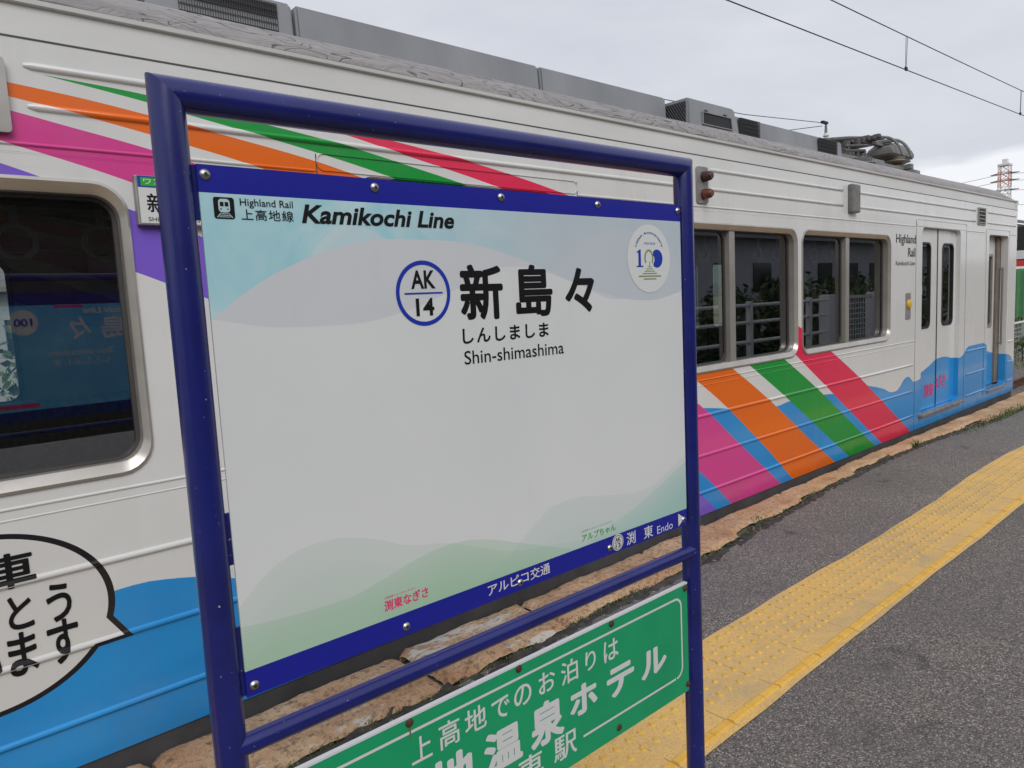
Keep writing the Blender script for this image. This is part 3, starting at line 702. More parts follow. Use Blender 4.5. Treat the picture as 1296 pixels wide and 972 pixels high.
# ---- interior
mseat = mottled('seat_moquette', (.012, .12, .06), (.03, .20, .10), 30, .9)
for a, c_ in ((-3.2, 1.2), (2.85, 7.15)):
    for yy, s in ((YT+.08, 1), (YF-.08, -1)):
        b = B(); box(b, a, c_, min(yy, yy+s*.09), max(yy, yy+s*.09), .5, .96, .03); box(b, a, c_, min(yy, yy+s*.5), max(yy, yy+s*.5), .32, .54, .04); ob('bench_seat', b, mseat, train, smooth=True)
for yy in (3.0, 4.88):
    b = B(); tube(b, [(-3.1, yy, 1.835), (9.2, yy, 1.835)], .014, 8); ob('grab_rail', b, M['steel'], train, smooth=True)
ringx = [.12, .385, .65, .52-.265*3, 4.05, 4.32, 4.55, 4.80, 5.30, 5.6, 5.95, 6.25, 6.55, -.7, -1.2, 3.5, 3.8]
mring = mat('strap_ring', (.62, .61, .57), .4)
for i, xx in enumerate(ringx):
    b = B(); zc = 1.70; torus(b, (xx, 3.0, zc), .058, .010, 'y'); box(b, xx-.012, xx+.012, 2.996, 3.004, zc+.062, 1.83); ob('strap_ring', b, mring, train, smooth=True)
b = B(); tube(b, [(.45, 3.2, 1.72), (.45, 3.2, 1.72)], .0001, 3) if False else None
# ---- roof equipment
mbox = mottled('roof_box_grey', (.205, .215, .23), (.265, .275, .29), 2.2, .55, sc=(1, 1, .4))
def rbox(name, x0, x1, y0, z1, y1=None, slope=.02, bev=.012, par=None):
    b = B(); vs_ = box(b, x0, x1, y0, y1 or (2*3.94-y0), 2.46, z1)
    for vv in vs_:
        if vv.co.z > 2.6: vv.co.y += slope if vv.co.y < 3.94 else -slope
    bmesh.ops.bevel(b, geom=list(b.edges), offset=bev, segments=2, affect='EDGES'); return ob(name, b, mbox, par or train, smooth=True, angle=30)
YB = 3.06
r1 = rbox('air_duct', -1.6, 1.515, YB, 2.765); rbox('air_duct', 1.53, 3.02, YB, 2.765); rbox('air_duct', 3.032, 4.235, YB, 2.765)
def grille(par, x0, x1, y, z0, z1, slant=0, bars=26):
    b = B(); vv = [b.verts.new(p) for p in ((x0, y, z0), (x1, y, z0), (x1-slant, y+.004, z1), (x0-slant, y+.004, z1))]; b.faces.new(vv)
    g_ = ob('grille', b, M['mesh_dark'], par, recalc=False)
    b = B()
    for k in range(bars+1):
        xx = x0+(x1-x0)*k/bars; box(b, xx-.0012, xx+.0012, y-.004, y-.001, z0, z1)
    for k in range(7): zz = z0+(z1-z0)*k/6; box(b, x0, x1, y-.005, y-.002, zz-.0012, zz+.0012)
    ob('grille_mesh', b, mat('grille_wire', (.06, .06, .063), .5, .4), g_)
grille(r1, 1.03, 1.44, YB+.012, 2.575, 2.742, 0, 40); grille(r1, -.2, .9, YB+.012, 2.575, 2.742, 0, 60)
# air conditioner with chamfered end and slanted far end
b = B(); P0 = [(4.25, 2.9), (4.92, 2.9), (4.92, 4.98), (4.25, 4.98)]; P1 = [(4.255, 2.915), (4.835, 2.915), (4.835, 4.965), (4.255, 4.965)]
lo = [b.verts.new((p[0], p[1], 2.46)) for p in P0]; hi = [b.verts.new((p[0], p[1], 2.735)) for p in P1]
b.faces.new(hi); b.faces.new(lo[::-1])
for k in range(4): b.faces.new((lo[k], lo[(k+1) % 4], hi[(k+1) % 4], hi[k]))
bmesh.ops.bevel(b, geom=list(b.edges), offset=.012, segments=2, affect='EDGES'); ac = ob('air_conditioner', b, mbox, train, smooth=True, angle=30)
b = B(); b.faces.new([b.verts.new(p) for p in ((4.2485, 2.93, 2.5), (4.2485, 3.14, 2.5), (4.2515, 3.14, 2.712), (4.2515, 2.93, 2.712))]); ge = ob('grille', b, M['mesh_dark'], ac)
b = B()
for k in range(-6, 14):
    q0, q1 = 2.93+k*.02, 2.93+k*.02+.14; tube(b, [(4.246, max(2.93, min(3.14, q0)), 2.5+max(0, (2.93-q0))*1.5 if q0 < 2.93 else 2.5), (4.249, max(2.93, min(3.14, q1)), 2.71 if q1 < 3.14 else 2.71-(q1-3.14)*1.5)], .0016, 4)
ob('grille_mesh', b, mat('grille_wire', (.09, .09, .095), .5, .4), ge)
b = B(); frame_ring(b, [(4.405, 2.572), (4.785, 2.572), (4.768, 2.658), (4.405, 2.658)], [(4.413, 2.578), (4.777, 2.578), (4.761, 2.652), (4.413, 2.652)], 2.896, 2.915); 
for xx in (4.46, 4.70): box(b, xx-.02, xx+.02, 2.896, 2.912, 2.668, 2.676)
hatch = ob('hatch', b, M['alu_plain'], ac)
b = B(); sheet(b, [(4.41, 2.575), (4.78, 2.575), (4.765, 2.655), (4.41, 2.655)], 2.9025); ob('hatch_slats', b, M['mesh_dark'], hatch, recalc=False)
r2 = rbox('air_duct', 4.86, 6.83, 3.0, 2.735, 4.88); grille(r2, 5.06, 5.345, 3.002, 2.545, 2.722, .02); grille(r2, 6.34, 6.70, 3.002, 2.545, 2.72, .0)
# pantograph, folded
mp_ = mottled('pantograph_grey', (.13, .13, .13), (.22, .22, .215), 14, .5); mpd = mottled('pantograph_dark', (.05, .045, .042), (.10, .09, .085), 20, .6)
b = B()
for yy in (3.42, 4.46): box(b, 7.2, 9.5, yy-.035, yy+.035, 2.74, 2.79, .005)
for xx in (7.3, 9.35): box(b, xx-.04, xx+.04, 3.3, 4.58, 2.76, 2.82, .005)
pan = ob('pantograph', b, mp_, train)
b = B()
for xx, yy in ((7.3, 3.42), (7.3, 4.46), (9.35, 3.42), (9.35, 4.46), (8.15, 3.42)):
    lathe(b, [(.05, 0), (.05, .03), (.10, .035), (.06, .055), (.10, .06), (.06, .08), (.05, .12)], (xx, yy, 2.625), 'z', 14)
ob('insulator', b, mottled('insulator_cream', (.32, .30, .26), (.42, .40, .36), 9, .3), pan, smooth=True)
b = B()
for yy, dz in ((3.55, 0), (4.33, 0), (3.78, -.03), (4.10, -.03)):
    tube(b, [(7.30, yy, 2.90+dz), (8.2, yy, 3.03+dz), (9.05, 3.94+(yy-3.94)*.8, 3.14+dz)], .024, 8); tube(b, [(9.05, 3.94+(yy-3.94)*.8, 3.10+dz), (8.4, yy*.7+3.94*.3, 3.00), (7.4, 3.94, 2.86)], .018, 8)
rp = random.Random(5)
for k in range(26):
    xx = 8.02+k*.036+rp.uniform(0, .02); top = 3.005+.165*(k/26); hgt = rp.uniform(.03, .13)*(1.15-k/30); yy = 3.50+.05*(k % 4); box(b, xx, xx+rp.uniform(.05, .11), yy, yy+.07, top-hgt, top-rp.uniform(0, .02), .004)
for k in range(9): box(b, 7.9+k*.06, 7.95+k*.06, 3.45, 3.6, 2.78, 2.80+rp.uniform(.02, .12), .004)
tube(b, [(7.9, 3.46, 2.90), (8.45, 3.46, 2.965)], .016, 6); tube(b, [(7.9, 3.46, 2.85), (8.4, 3.46, 2.905)], .016, 6)
ob('folded_arm', b, mpd, pan, smooth=True, angle=40)
b = B()
for xx in (9.03, 9.30): box(b, xx-.03, xx+.03, 3.5, 4.38, 3.105, 3.145, .006)
box(b, 8.95, 9.38, 3.6, 3.66, 3.07, 3.10); box(b, 8.95, 9.38, 4.22, 4.28, 3.07, 3.10); ob('contact_strip', b, mp_, pan)
for xx in (9.03, 9.30):
    for s in (-1, 1):
        b = B(); pts = []
        for k in range(9):
            a = k/8; pts.append((xx+.03*a, 3.94+s*(.42+.20*math.sin(a*1.35)+.02*a), 3.130-.25*(1-math.cos(a*1.45))-.01*a))
        tube(b, pts, .0165, 8); ob('horn', b, mp_, pan, smooth=True)
b = B(); P0 = [(9.22, 3.48), (9.92, 3.48), (9.92, 3.78), (9.22, 3.78)]; P1 = [(9.36, 3.53), (9.80, 3.53), (9.80, 3.73), (9.36, 3.73)]
LV = [[b.verts.new((p[0], p[1], 2.955)) for p in P0], [b.verts.new((p[0], p[1], 3.03)) for p in P0], [b.verts.new((p[0]*.35+q[0]*.65, p[1]*.35+q[1]*.65, 3.09)) for p, q in zip(P0, P1)], [b.verts.new((p[0], p[1], 3.115)) for p in P1]]
b.faces.new(LV[0][::-1]); b.faces.new(LV[-1])
for A, C in zip(LV, LV[1:]):
    for k in range(4): b.faces.new((A[k], A[(k+1) % 4], C[(k+1) % 4], C[k]))
bmesh.ops.bevel(b, geom=list(b.edges), offset=.015, segments=2, affect='EDGES')
arr = ob('arrester_cover', b, mottled('cover_weathered', (.14, .135, .13), (.20, .195, .19), 8, .6), train, smooth=True, angle=30)
b = B(); lathe(b, [(.06, -.30), (.06, -.2), (.13, -.17), (.10, -.14), (.19, -.12), (.12, -.09), (.22, -.06), (.14, -.03), (.16, 0)], (9.56, 3.62, 2.955), 'z', 16)
ob('insulator', b, mottled('insulator_tan', (.24, .20, .15), (.34, .30, .24), 9, .35), arr, smooth=True)
b = B(); box(b, 9.1, 9.55, 3.28, 3.42, 2.66, 2.69); box(b, 9.3, 9.52, 3.27, 3.4, 2.69, 2.75, .01); lathe(b, [(.07, .0), (.12, .01), (.07, .03), (.12, .04), (.06, .06)], (9.42, 3.33, 2.60), 'z', 14); box(b, 8.0, 8.55, 3.3, 3.42, 2.66, 2.78, .01)
lathe(b, [(.10, .0), (.17, .01), (.12, .03), (.14, .07)], (7.86, 3.3, 2.66), 'z', 16); ob('cable_gear', b, mp_, train, smooth=True, angle=40)

# ================================================================== the station sign
SY = R(-.75); dv = Vector((math.cos(SY), math.sin(SY), 0)); nv = Vector((-math.sin(SY), math.cos(SY), 0))
U0 = .74; so_ = dv*U0+nv*.868
sign = thing('station_sign', 'blue tubular station name board above a green hotel board on the platform', 'sign', (so_.x, so_.y, 0), SY, off=(U0, 0, 0))
PL, PR, ZT, PD, PRAD = .258, 1.2247, 1.655, .010, .0195
def sweep_frame():
    """one bent pipe, cut at the bends into two posts and a rail"""
    e = .0035
    path = [(PL, -.3), (PL, .4), (PL, 1.0), (PL, 1.55), (PL, ZT-PRAD-e), (PL, ZT), (PL+PRAD+e, ZT), (.5, ZT), (.98, ZT), (PR-PRAD-e, ZT), (PR, ZT), (PR, ZT-PRAD-e), (PR, 1.55), (PR, 1.0), (PR, .4), (PR, -.3)]
    n = len(path); cuts = [(0, 5, 'post'), (5, 10, 'top_rail'), (10, n-1, 'post')]
    def ring(i):
        p = Vector((path[i][0], PD, path[i][1])); q0 = path[max(0, i-1)]; q1 = path[min(n-1, i+1)]
        t = Vector((q1[0]-q0[0], 0, q1[1]-q0[1])).normalized(); 
        if i in (4, 6): t = Vector((0, 0, 1)) if i == 4 else Vector((1, 0, 0))
        if i in (9, 11): t = Vector((1, 0, 0)) if i == 9 else Vector((0, 0, -1))
        u = t.cross(Vector((0, 1, 0))); out = []
        for k in range(24):
            cu = math.cos(2*math.pi*k/24); f_ = 1
            if i in (5, 10): f_ = 1.414 if cu > 0 else 1.31      # mitred weld, outer tip dressed back a little
            out.append(p+u*cu*PRAD*f_+Vector((0, 1, 0))*math.sin(2*math.pi*k/24)*PRAD)
        return out
    for a, c_, nm in cuts:
        b = B(); rr = [[b.verts.new(q) for q in ring(i)] for i in range(a, c_+1)]
        for A, C in zip(rr, rr[1:]):
            for k in range(24): b.faces.new((A[k], A[(k+1) % 24], C[(k+1) % 24], C[k]))
        ob(nm, b, M['blue_pipe'], sign, smooth=True, angle=70)
sweep_frame()
b = B(); tube(b, [(PL+.004, PD-.006, .868), (PR-.004, PD-.006, .866)], .0135, 20); ob('lower_rail', b, M['blue_pipe'], sign, smooth=True)
# brackets that carry the boards
for zz0, zz1 in ((1.515, 1.578), (1.10, 1.165), (.930, 1.02), (.775, .805), (.575, .60)):
    for xa, xb in ((PL+.012, .300), (1.182, PR-.012)):
        b = B(); box(b, xa, xb, .0045, .0085, zz0, zz1); ob('bracket', b, M['blue_pipe'], sign)
# --- printed face of the name board
m = mat('name_board_print', (.6, .6, .6), .32, 0, .5, .25); v, x, y, z = coords(m, (U0, 0, 0))
white = ramp(m, noise(m, v, 2.5, 3, .5), ((.3, (.64, .655, .655)), (.7, (.68, .69, .69))))
sky1 = ramp(m, noise(m, v, 9, 5, .6, 1.), ((.32, (.30, .59, .66)), (.68, (.52, .68, .71))))
sky2 = ramp(m, noise(m, v, 6, 4, .6), ((.3, (.45, .53, .58)), (.7, (.52, .575, .61))))
skyc = mixc(m, x.rng(.5, .86), sky1, sky2)
def dsk(cx, cz, r): return (((x-cx)*(x-cx)+(z-cz)*(z-cz)).sqrt()).lt(r)
skyc = mixc(m, dsk(.477, 1.445, .070)*.55, skyc, (.58, .65, .67))                     # round pale cloud
skyc = mixc(m, dsk(1.02, 1.25, .275)*.6, skyc, (.52, .56, .60))
hill = x.curve([(.28, 1.398), (.33, 1.434), (.386, 1.463), (.45, 1.485), (.52, 1.498), (.575, 1.4985), (.64, 1.497), (.7, 1.489), (.80, 1.463), (.9, 1.43), (1.0, 1.405), (1.1, 1.395), (1.2, 1.41)], .28, 1.2, 2.0)
c = mixc(m, z.lt(hill), skyc, white)
low2 = x.curve([(.28, 1.40), (.36, 1.386), (.45, 1.384), (.55, 1.398), (.62, 1.42), (.75, 1.46), (.9, 1.43), (1.0, 1.40), (1.2, 1.41)], .28, 1.2, 2.0)
c = mixc(m, z.lt(hill)*z.gt(low2)*.6, c, (.53, .55, .59))
g1 = x.curve([(.28, 1.045), (.33, 1.085), (.40, 1.10), (.47, 1.085), (.53, 1.06), (.6, 1.045), (.72, 1.0), (.82, .985), (.95, .97), (1.2, .96)], .28, 1.2, 2.0)
g2 = x.curve([(.28, 1.0205), (.35, 1.014), (.42, 1.012), (.48, 1.022), (.53, 1.034), (.60, 1.043), (.66, 1.035), (.75, 1.005), (.85, .97), (.9, .955), (1.2, .95)], .28, 1.2, 2.0)
g3 = x.curve([(.28, .93), (.62, .955), (.70, .985), (.78, 1.035), (.82, 1.054), (.87, 1.056), (.93, 1.047), (1.0, 1.035), (1.05, 1.03), (1.2, 1.075)], .28, 1.2, 2.0)
g4 = x.curve([(.28, .90), (.85, .955), (.95, .98), (1.02, .998), (1.1, 1.025), (1.2, 1.062)], .28, 1.2, 2.0)
def under(c, g, col, depth, k):
    d = (g-z); return mixc(m, d.gt(0)*d.rng(0, depth, k*.38, k*.85), c, col)
c = under(c, g1, (.33, .50, .37), .10, .55); c = under(c, g3, (.33, .52, .45), .10, .5); c = under(c, g2, (.24, .50, .27), .09, .75); c = under(c, g4, (.20, .50, .42), .06, .6)
c = mixc(m, noise(m, v, 11, 6, .7, sc=(1, 1, .35)).rng(.58, .8)*.12, c, (.36, .35, .32))
c = mixc(m, noise(m, v, 330, 2, .5).gt(.78)*.6, c, (.25, .24, .22))
band = (z.gt(1.5465)+z.lt(.9625)).mn(1.0)
c = mixc(m, band, c, (.008, .012, .27)); setc(m, c); bump(m, noise(m, v, 5, 2, .5), .04, .02)
PX0, PX1, PZ0, PZ1 = .281, 1.198, .9285, 1.5785
b = B(); plate(b, [[(PX0, PZ0), (PX1, PZ0), (PX1, PZ1), (PX0, PZ1)]], 0, .003); face = ob('name_panel', b, m, sign)
e0 = -.0006
b = B()
text(b, 'Highland Rail', .3268, .3932, 1.5308, 1.5421, e0, .006); text(b, '上高地線', .3275, .3928, 1.5165, 1.5298, e0, .006, space=1.15)
ob('line_title_lettering', b, M['black'], face); b = B()
text(b, 'Kamikochi Line', .4036, .6427, 1.5155, 1.5392, e0, .028, .22)
ob('route_name_lettering', b, M['black'], face); b = B()
text(b, 'AK', .5605, .6025, 1.429, 1.4552, e0, .025); text(b, '14', .5665, .598, 1.390, 1.4155, e0, .025)
ob('station_number_lettering', b, M['black'], face); b = B()
text(b, '新', .646, .7305, 1.3785, 1.4635, e0, .028); text(b, '島', .7565, .839, 1.3785, 1.463, e0, .028); text(b, '々', .8685, .942, 1.380, 1.4575, e0, .028)
ob('station_name_lettering', b, M['black'], face); b = B()
text(b, 'しんしましま', .6465, .826, 1.344, 1.3675, e0, .022, space=1.15); text(b, 'Shin-shimashima', .6475, .8598, 1.3125, 1.3333, e0, .004)
ob('reading_lettering', b, M['black'], face)
# train pictogram
b = B(); sheet(b, rrect(.2957, .3199, 1.5172, 1.5422, .003), e0, 0)
sheet(b, rrect(.3012, .3146, 1.5245, 1.5402, .004), e0-.0003, 1); sheet(b, [(.3030, 1.5316), (.3072, 1.5316), (.3072, 1.5366), (.3030, 1.5366)], e0-.0006, 0); sheet(b, [(.3086, 1.5316), (.3128, 1.5316), (.3128, 1.5366), (.3086, 1.5366)], e0-.0006, 0)
sheet(b, [(.3025, 1.5236), (.3035, 1.5236), (.2998, 1.5186), (.2984, 1.5186)], e0-.0003, 1); sheet(b, [(.3133, 1.5236), (.3123, 1.5236), (.3160, 1.5186), (.3174, 1.5186)], e0-.0003, 1)
for q, w_ in ((1.5227, .0042), (1.5208, .0055), (1.5190, .0066)): sheet(b, [(.3079-w_, q), (.3079+w_, q), (.3079+w_, q+.0007), (.3079-w_, q+.0007)], e0-.0003, 1)
for xx in (.3038, .3118): sheet(b, circ(xx, 1.5284, .0009, 10), e0-.0006, 0)
ob('train_pictogram', b, [M['black'], mat('pictogram_pale', (.42, .58, .61), .4)], face, recalc=False)
# station number roundel
b = B(); ringplate(b, circ(.5813, 1.4224, .0468, 64), circ(.5813, 1.4224, .0408, 64), e0); sheet(b, [(.5485, 1.4213), (.6142, 1.4213), (.6142, 1.4236), (.5485, 1.4236)], e0)
ob('number_roundel', b, M['ink_blue'], face)
# anniversary roundel
b = B(); sheet(b, circ(1.098, 1.4735, .0640, 64), e0); an = ob('anniversary_roundel', b, mat('roundel_print', (.63, .645, .64), .4), face, recalc=False)
e1 = e0-.0004
b = B(); sheet(b, [(1.0655, 1.4600), (1.0725, 1.4600), (1.0725, 1.4905), (1.0695, 1.4905), (1.061, 1.4862), (1.061, 1.4838), (1.0655, 1.4855)], e1); sheet(b, [(1.0600, 1.4580), (1.0790, 1.4580), (1.0790, 1.4605), (1.0600, 1.4605)], e1)
moon = [(1.1205+.0175*math.cos(R(a)), 1.4738+.0172*math.sin(R(a))) for a in range(-128, 129, 8)]+[(1.1085, 1.4805), (1.113, 1.4765), (1.1135, 1.470), (1.1095, 1.4640)]; sheet(b, moon, e1)
def arc(p, q):
    a = R(158-136*p); r_ = .0395+.0062*q; return (1.0985+r_*math.cos(a), 1.4800+r_*math.sin(a)*.98)
text(b, '100th Anniversary', 0, 1, 0, 1, e1, .01, fn=arc); text(b, '1920-2020', 1.0825, 1.1165, 1.5003, 1.5040, e1, .0)
ob('anniversary_lettering', b, M['ink_blue'], an)
b = B(); a0 = [(1.0965+.0135*math.cos(R(a)), 1.4745+.0165*math.sin(R(a))) for a in range(-35, 216, 10)]; a1 = [(1.0965+.0098*math.cos(R(a)), 1.4745+.0130*math.sin(R(a))) for a in range(-35, 216, 10)]
for k in range(len(a0)-1): sheet(b, [a0[k], a0[k+1], a1[k+1], a1[k]], e1)
for q, w_, h_ in ((1.4640, .0010, .008), (1.4585, .0060, .0012), (1.4545, .0100, .0014), (1.4503, .0155, .0016), (1.4458, .022, .0018), (1.4408, .0345, .0024), (1.4355, .0195, .0022)):
    sheet(b, [(1.0985-w_, q-h_/2), (1.0985+w_, q-h_/2), (1.0985+w_*.93, q+h_/2), (1.0985-w_*.93, q+h_/2)], e1)
ob('anniversary_lines', b, M['ink_olive'], an)
# bottom band writing and little titles
b = B(); text(b, 'アルピコ交通', .6675, .8045, .9385, .9578, e0, .012); ob('company_lettering', b, M['ink_white'], face); b = B()
text(b, '渕', 1.0065, 1.0325, .9330, .9575, e0, .012); text(b, '東', 1.058, 1.0855, .9320, .9565, e0, .012); text(b, 'Endo', 1.099, 1.1495, .9325, .9480, e0, 0)
ob('next_station_lettering', b, M['ink_white'], face); b = B()
sheet(b, [(1.1683, .9310), (1.1895, .9445), (1.1683, .9582)], e0); sheet(b, circ(.9812, .9468, .0158, 40), e0)
ob('next_station_mark', b, M['ink_white'], face)
b = B(); ringplate(b, circ(.9812, .9468, .0138, 40), circ(.9812, .9468, .0128, 40), e1); text(b, 'AK', .9735, .989, .9485, .9565, e1, .02); text(b, '13', .9745, .988, .9365, .9445, e1, .02); sheet(b, [(.972, .9460), (.990, .9460), (.990, .9470), (.972, .9470)], e1)
ob('number_lettering', b, M['black'], face)
b = B(); text(b, '渕東なぎさ', .481, .556, .9745, .9905, e0, .02); text(b, '上高地線イメージキャラクター', .481, .535, .9930, .9962, e0, 0); ob('pink_lettering', b, M['ink_pink'], face)
b = B(); text(b, 'アルプちゃん', .886, .9766, .9715, .9850, e0, .015); text(b, '松本市マスコットキャラクター', .886, .970, .9890, .9925, e0, 0); ob('green_lettering', b, M['ink_green'], face)
def screw(par, u, zz, r=.0055, mt='steel', d=0.):
    b = B(); lathe(b, [(r*1.15, d), (r*1.15, d-.0012), (r*.85, d-.0032), (r*.42, d-.0040)], (u, 0, zz), 'y', 16); s_ = ob('screw', b, M[mt], par, smooth=True)
    if mt == 'steel':
        b = B(); lathe(b, [(r*.36, d-.0041), (r*.36, d-.0043)], (u, 0, zz), 'y', 6); ob('screw_socket', b, M['rubber'], s_)
for u in (.2893, .5123, .7364, .9581, 1.1905): screw(face, u, 1.5670)
for u in (.2908, .5146, .736, .9584, 1.1865): screw(face, u, .9415)
# --- rear face, seen mirrored in the train window
m = mat('rear_board_print', (.1, .3, .6), .35); v, x, y, z = coords(m, (U0, 0, 0))
c = ramp(m, noise(m, v, 4, 5, .6, .5), ((.3, (.06, .33, .62)), (.62, (.14, .48, .74)), (.8, (.42, .64, .80))))
c = mixc(m, (z.gt(1.515)+z.lt(.985)).mn(1.0), c, (.012, .02, .16)); setc(m, c)
b = B(); plate(b, [[(PX0+.012, PZ0+.001), (PX1-.006, PZ0+.001), (PX1-.006, PZ1-.001), (PX0+.012, PZ1-.001)]], .0125, .0150); rear = ob('rear_panel', b, m, sign)
b = B(); yr = .0156
text(b, 'Kamikochi Line', .80, 1.12, 1.465, 1.50, yr, .025, .15, mirror=True); text(b, '新', 1.03, 1.15, 1.33, 1.45, yr, .015, mirror=True); text(b, '島', .875, .995, 1.33, 1.45, yr, .015, mirror=True); text(b, '々', .73, .83, 1.33, 1.45, yr, .015, mirror=True)
text(b, 'Shin-shimashima', .62, .92, 1.25, 1.285, yr, 0, mirror=True); text(b, 'しんしましま', .64, .9, 1.20, 1.235, yr, 0, mirror=True); sheet(b, circ(.53, 1.43, .065, 40), yr)
ob('rear_lettering', b, M['ink_white'], rear)
b = B(); text(b, '100', .49, .57, 1.41, 1.45, yr+.0005, .03, mirror=True); ob('rear_number_lettering', b, M['ink_blue'], rear)
b = B(); sheet(b, [(.67, 1.498), (.80, 1.498), (.80, 1.512), (.67, 1.512)], yr); sheet(b, [(.32, 1.0), (.56, 1.0), (.56, 1.02), (.32, 1.02)], yr); ob('rear_bar', b, M['ink_pink'], rear)
# --- green hotel board
GX0, GX1, GZ0, GZ1 = .283, 1.190, .5685, .8035
mgr = mottled('green_enamel', (.003, .29, .115), (.006, .33, .13), 5, .40); P_(mgr).inputs['Coat Weight'].default_value = .3
b = B(); plate(b, [rrect(GX0, GX1, GZ0, GZ1, .004)], -.002, .003); gb = ob('hotel_board', b, mgr, sign)
b = B(); box(b, GX0, GX1, -.003, .005, GZ1, GZ1+.0035); box(b, GX0, GX1, .003, .0055, GZ0, GZ1); ob('board_edge', b, mat('board_edge_white', (.6, .62, .64), .4), gb)
b = B(); ya = -.0026
lo = rrect(GX0+.020, GX1-.020, GZ0+.040, GZ1-.020, .022, 8); li = rrect(GX0+.0245, GX1-.0245, GZ0+.0445, GZ1-.0245, .018, 8)
n = len(lo)
for k in range(n):
    q = [lo[k], lo[(k+1) % n], li[(k+1) % n], li[k]]
    mxp = sum(p[0] for p in q)/4; mzp = sum(p[1] for p in q)/4
    if mzp < GZ0+.05 and GX0+.06 < mxp < GX1-.06:
        for xa, xb in ((GX0+.045, .605), (.867, GX1-.045)): sheet(b, [(xa, GZ0+.040), (xb, GZ0+.040), (xb, GZ0+.0445), (xa, GZ0+.0445)], ya)
    else: sheet(b, q, ya)
for s_, x0, x1, z0, z1 in (('上', .507, .5436, .7285, .768), ('高', .557, .596, .7275, .7705), ('地', .606, .649, .729, .770), ('で', .660, .698, .728, .764), ('の', .708, .747, .730, .767), ('お', .764, .803, .731, .769), ('泊', .8175, .860, .726, .7685), ('り', .8795, .907, .729, .766), ('は', .929, .970, .7265, .767)):
    text(b, s_, x0, x1, z0, z1, ya, .012)
ob('hotel_tagline_lettering', b, M['ink_white'], gb); b = B()
for s_, x0, x1, z0, z1 in (('上', .332, .412, .642, .712), ('高', .432, .516, .640, .714), ('地', .535, .620, .640, .714), ('温', .640, .7215, .641, .712), ('泉', .7405, .8205, .638, .717), ('ホ', .8365, .908, .654, .711), ('テ', .9345, 1.0135, .649, .708), ('ル', 1.035, 1.1155, .6485, .7045)):
    text(b, s_, x0, x1, z0, z1, ya, .040)
ob('hotel_name_lettering', b, M['ink_white'], gb); b = B()
text(b, '下', .622, .676, .592, .634, ya, .012); ob('stop_name_lettering', b, M['ink_white'], gb); b = B()
text(b, '車', .709, .766, .590, .637, ya, .012); text(b, '駅', .792, .850, .591, .637, ya, .012)
ob('stop_name_lettering', b, M['ink_white'], gb)
for u, zz in ((.2915, .797), (.5071, .7965), (.7216, .7975), (.9531, .797), (1.1826, .7955), (.9648, .5845), (.50, .582), (1.1859, .584)): screw(gb, u, zz, .0058, 'rust', -.002)
b = B()
for u, zz, l_, w_ in ((.5071, .7965, .024, .0022), (.7216, .7975, .008, .0014), (.9531, .797, .007, .0012), (1.1826, .7955, .01, .0012)):
    sheet(b, [(u-w_, zz-.004), (u+w_, zz-.004), (u+w_*.5, zz-l_), (u-w_*.2, zz-l_*1.1)], ya-.0002)
ob('rust_streak', b, mat('rust_stain', (.14, .13, .045), .8), gb)
# ================================================================== overhead wires
mw = mat('wire_dark', (.02, .02, .022), .6, .3)
ow = thing('overhead_line', 'black overhead contact wire pair with short hangers crossing the grey sky', 'wire', (0, 3.94, 4.0))
cz = lambda x: 4.202+.0266*(x-6.434)
mz = lambda x: 4.705+.0012*(x-11.5)**2*.9+.022*(x-9)
b = B(); tube(b, [(-20+4*k, 3.94, cz(-20+4*k)) for k in range(40)], .0062, 6); ob('contact_wire', b, mw, ow)
b = B(); tube(b, [(-20+2*k, 3.94, 4.709+.0247*(-20+2*k-8.639)+.0011*((-20+2*k)-8.6)*((-20+2*k)-16.6)*.35) for k in range(80)], .0062, 6); ob('messenger_wire', b, mw, ow)
for xx in (10.9, 16.45, 22.0, 5.4, -.2):
    zc, zm = cz(xx), 4.709+.0247*(xx-8.639)+.0011*(xx-8.6)*(xx-16.6)*.35
    b = B(); tube(b, [(xx-.02, 3.94, zm), (xx-.03, 3.94, zc+.03)], .0035, 5); tube(b, [(xx+.03, 3.94, zm), (xx+.0, 3.94, zc+.03)], .0035, 5); box(b, xx-.04, xx+.03, 3.93, 3.95, zc-.01, zc+.035); ob('hanger', b, mw, ow)
# distant pole whose head shows over the roof
up_ = thing('utility_pole', 'grey pole head with a white insulator rising behind the train roof', 'pole', (25.9, 12, -1))
b = B(); tube(b, [(25.9, 12, -1), (25.9, 12, 6.2)], .12, 10); tube(b, [(25.9, 12, 6.2), (25.9, 12, 7.28)], .03, 8, rs=[.09, .035]); ob('shaft', b, mat('pole_grey', (.16, .16, .165), .7), up_, smooth=True)
b = B(); lathe(b, [(.05, -.3), (.12, -.25), (.06, -.15), (.12, -.1), (.06, 0), (.11, .04), (.05, .15)], (25.9, 12, 6.75), 'z', 12); ob('insulator', b, mat('insulator_white', (.5, .5, .5), .4), up_, smooth=True)
b = B(); box(b, 25.6, 25.98, 11.95, 12.05, 7.2, 7.28); ob('bracket', b, mw, up_)
b = B(); tube(b, [(25.7, 12, 7.22), (21, 12.3, 6.95), (12, 13, 6.9)], .012, 5); tube(b, [(25.6, 12, 7.1), (21, 12.3, 6.3), (16, 12.6, 5.0)], .012, 5); ob('wire', b, mw, up_)

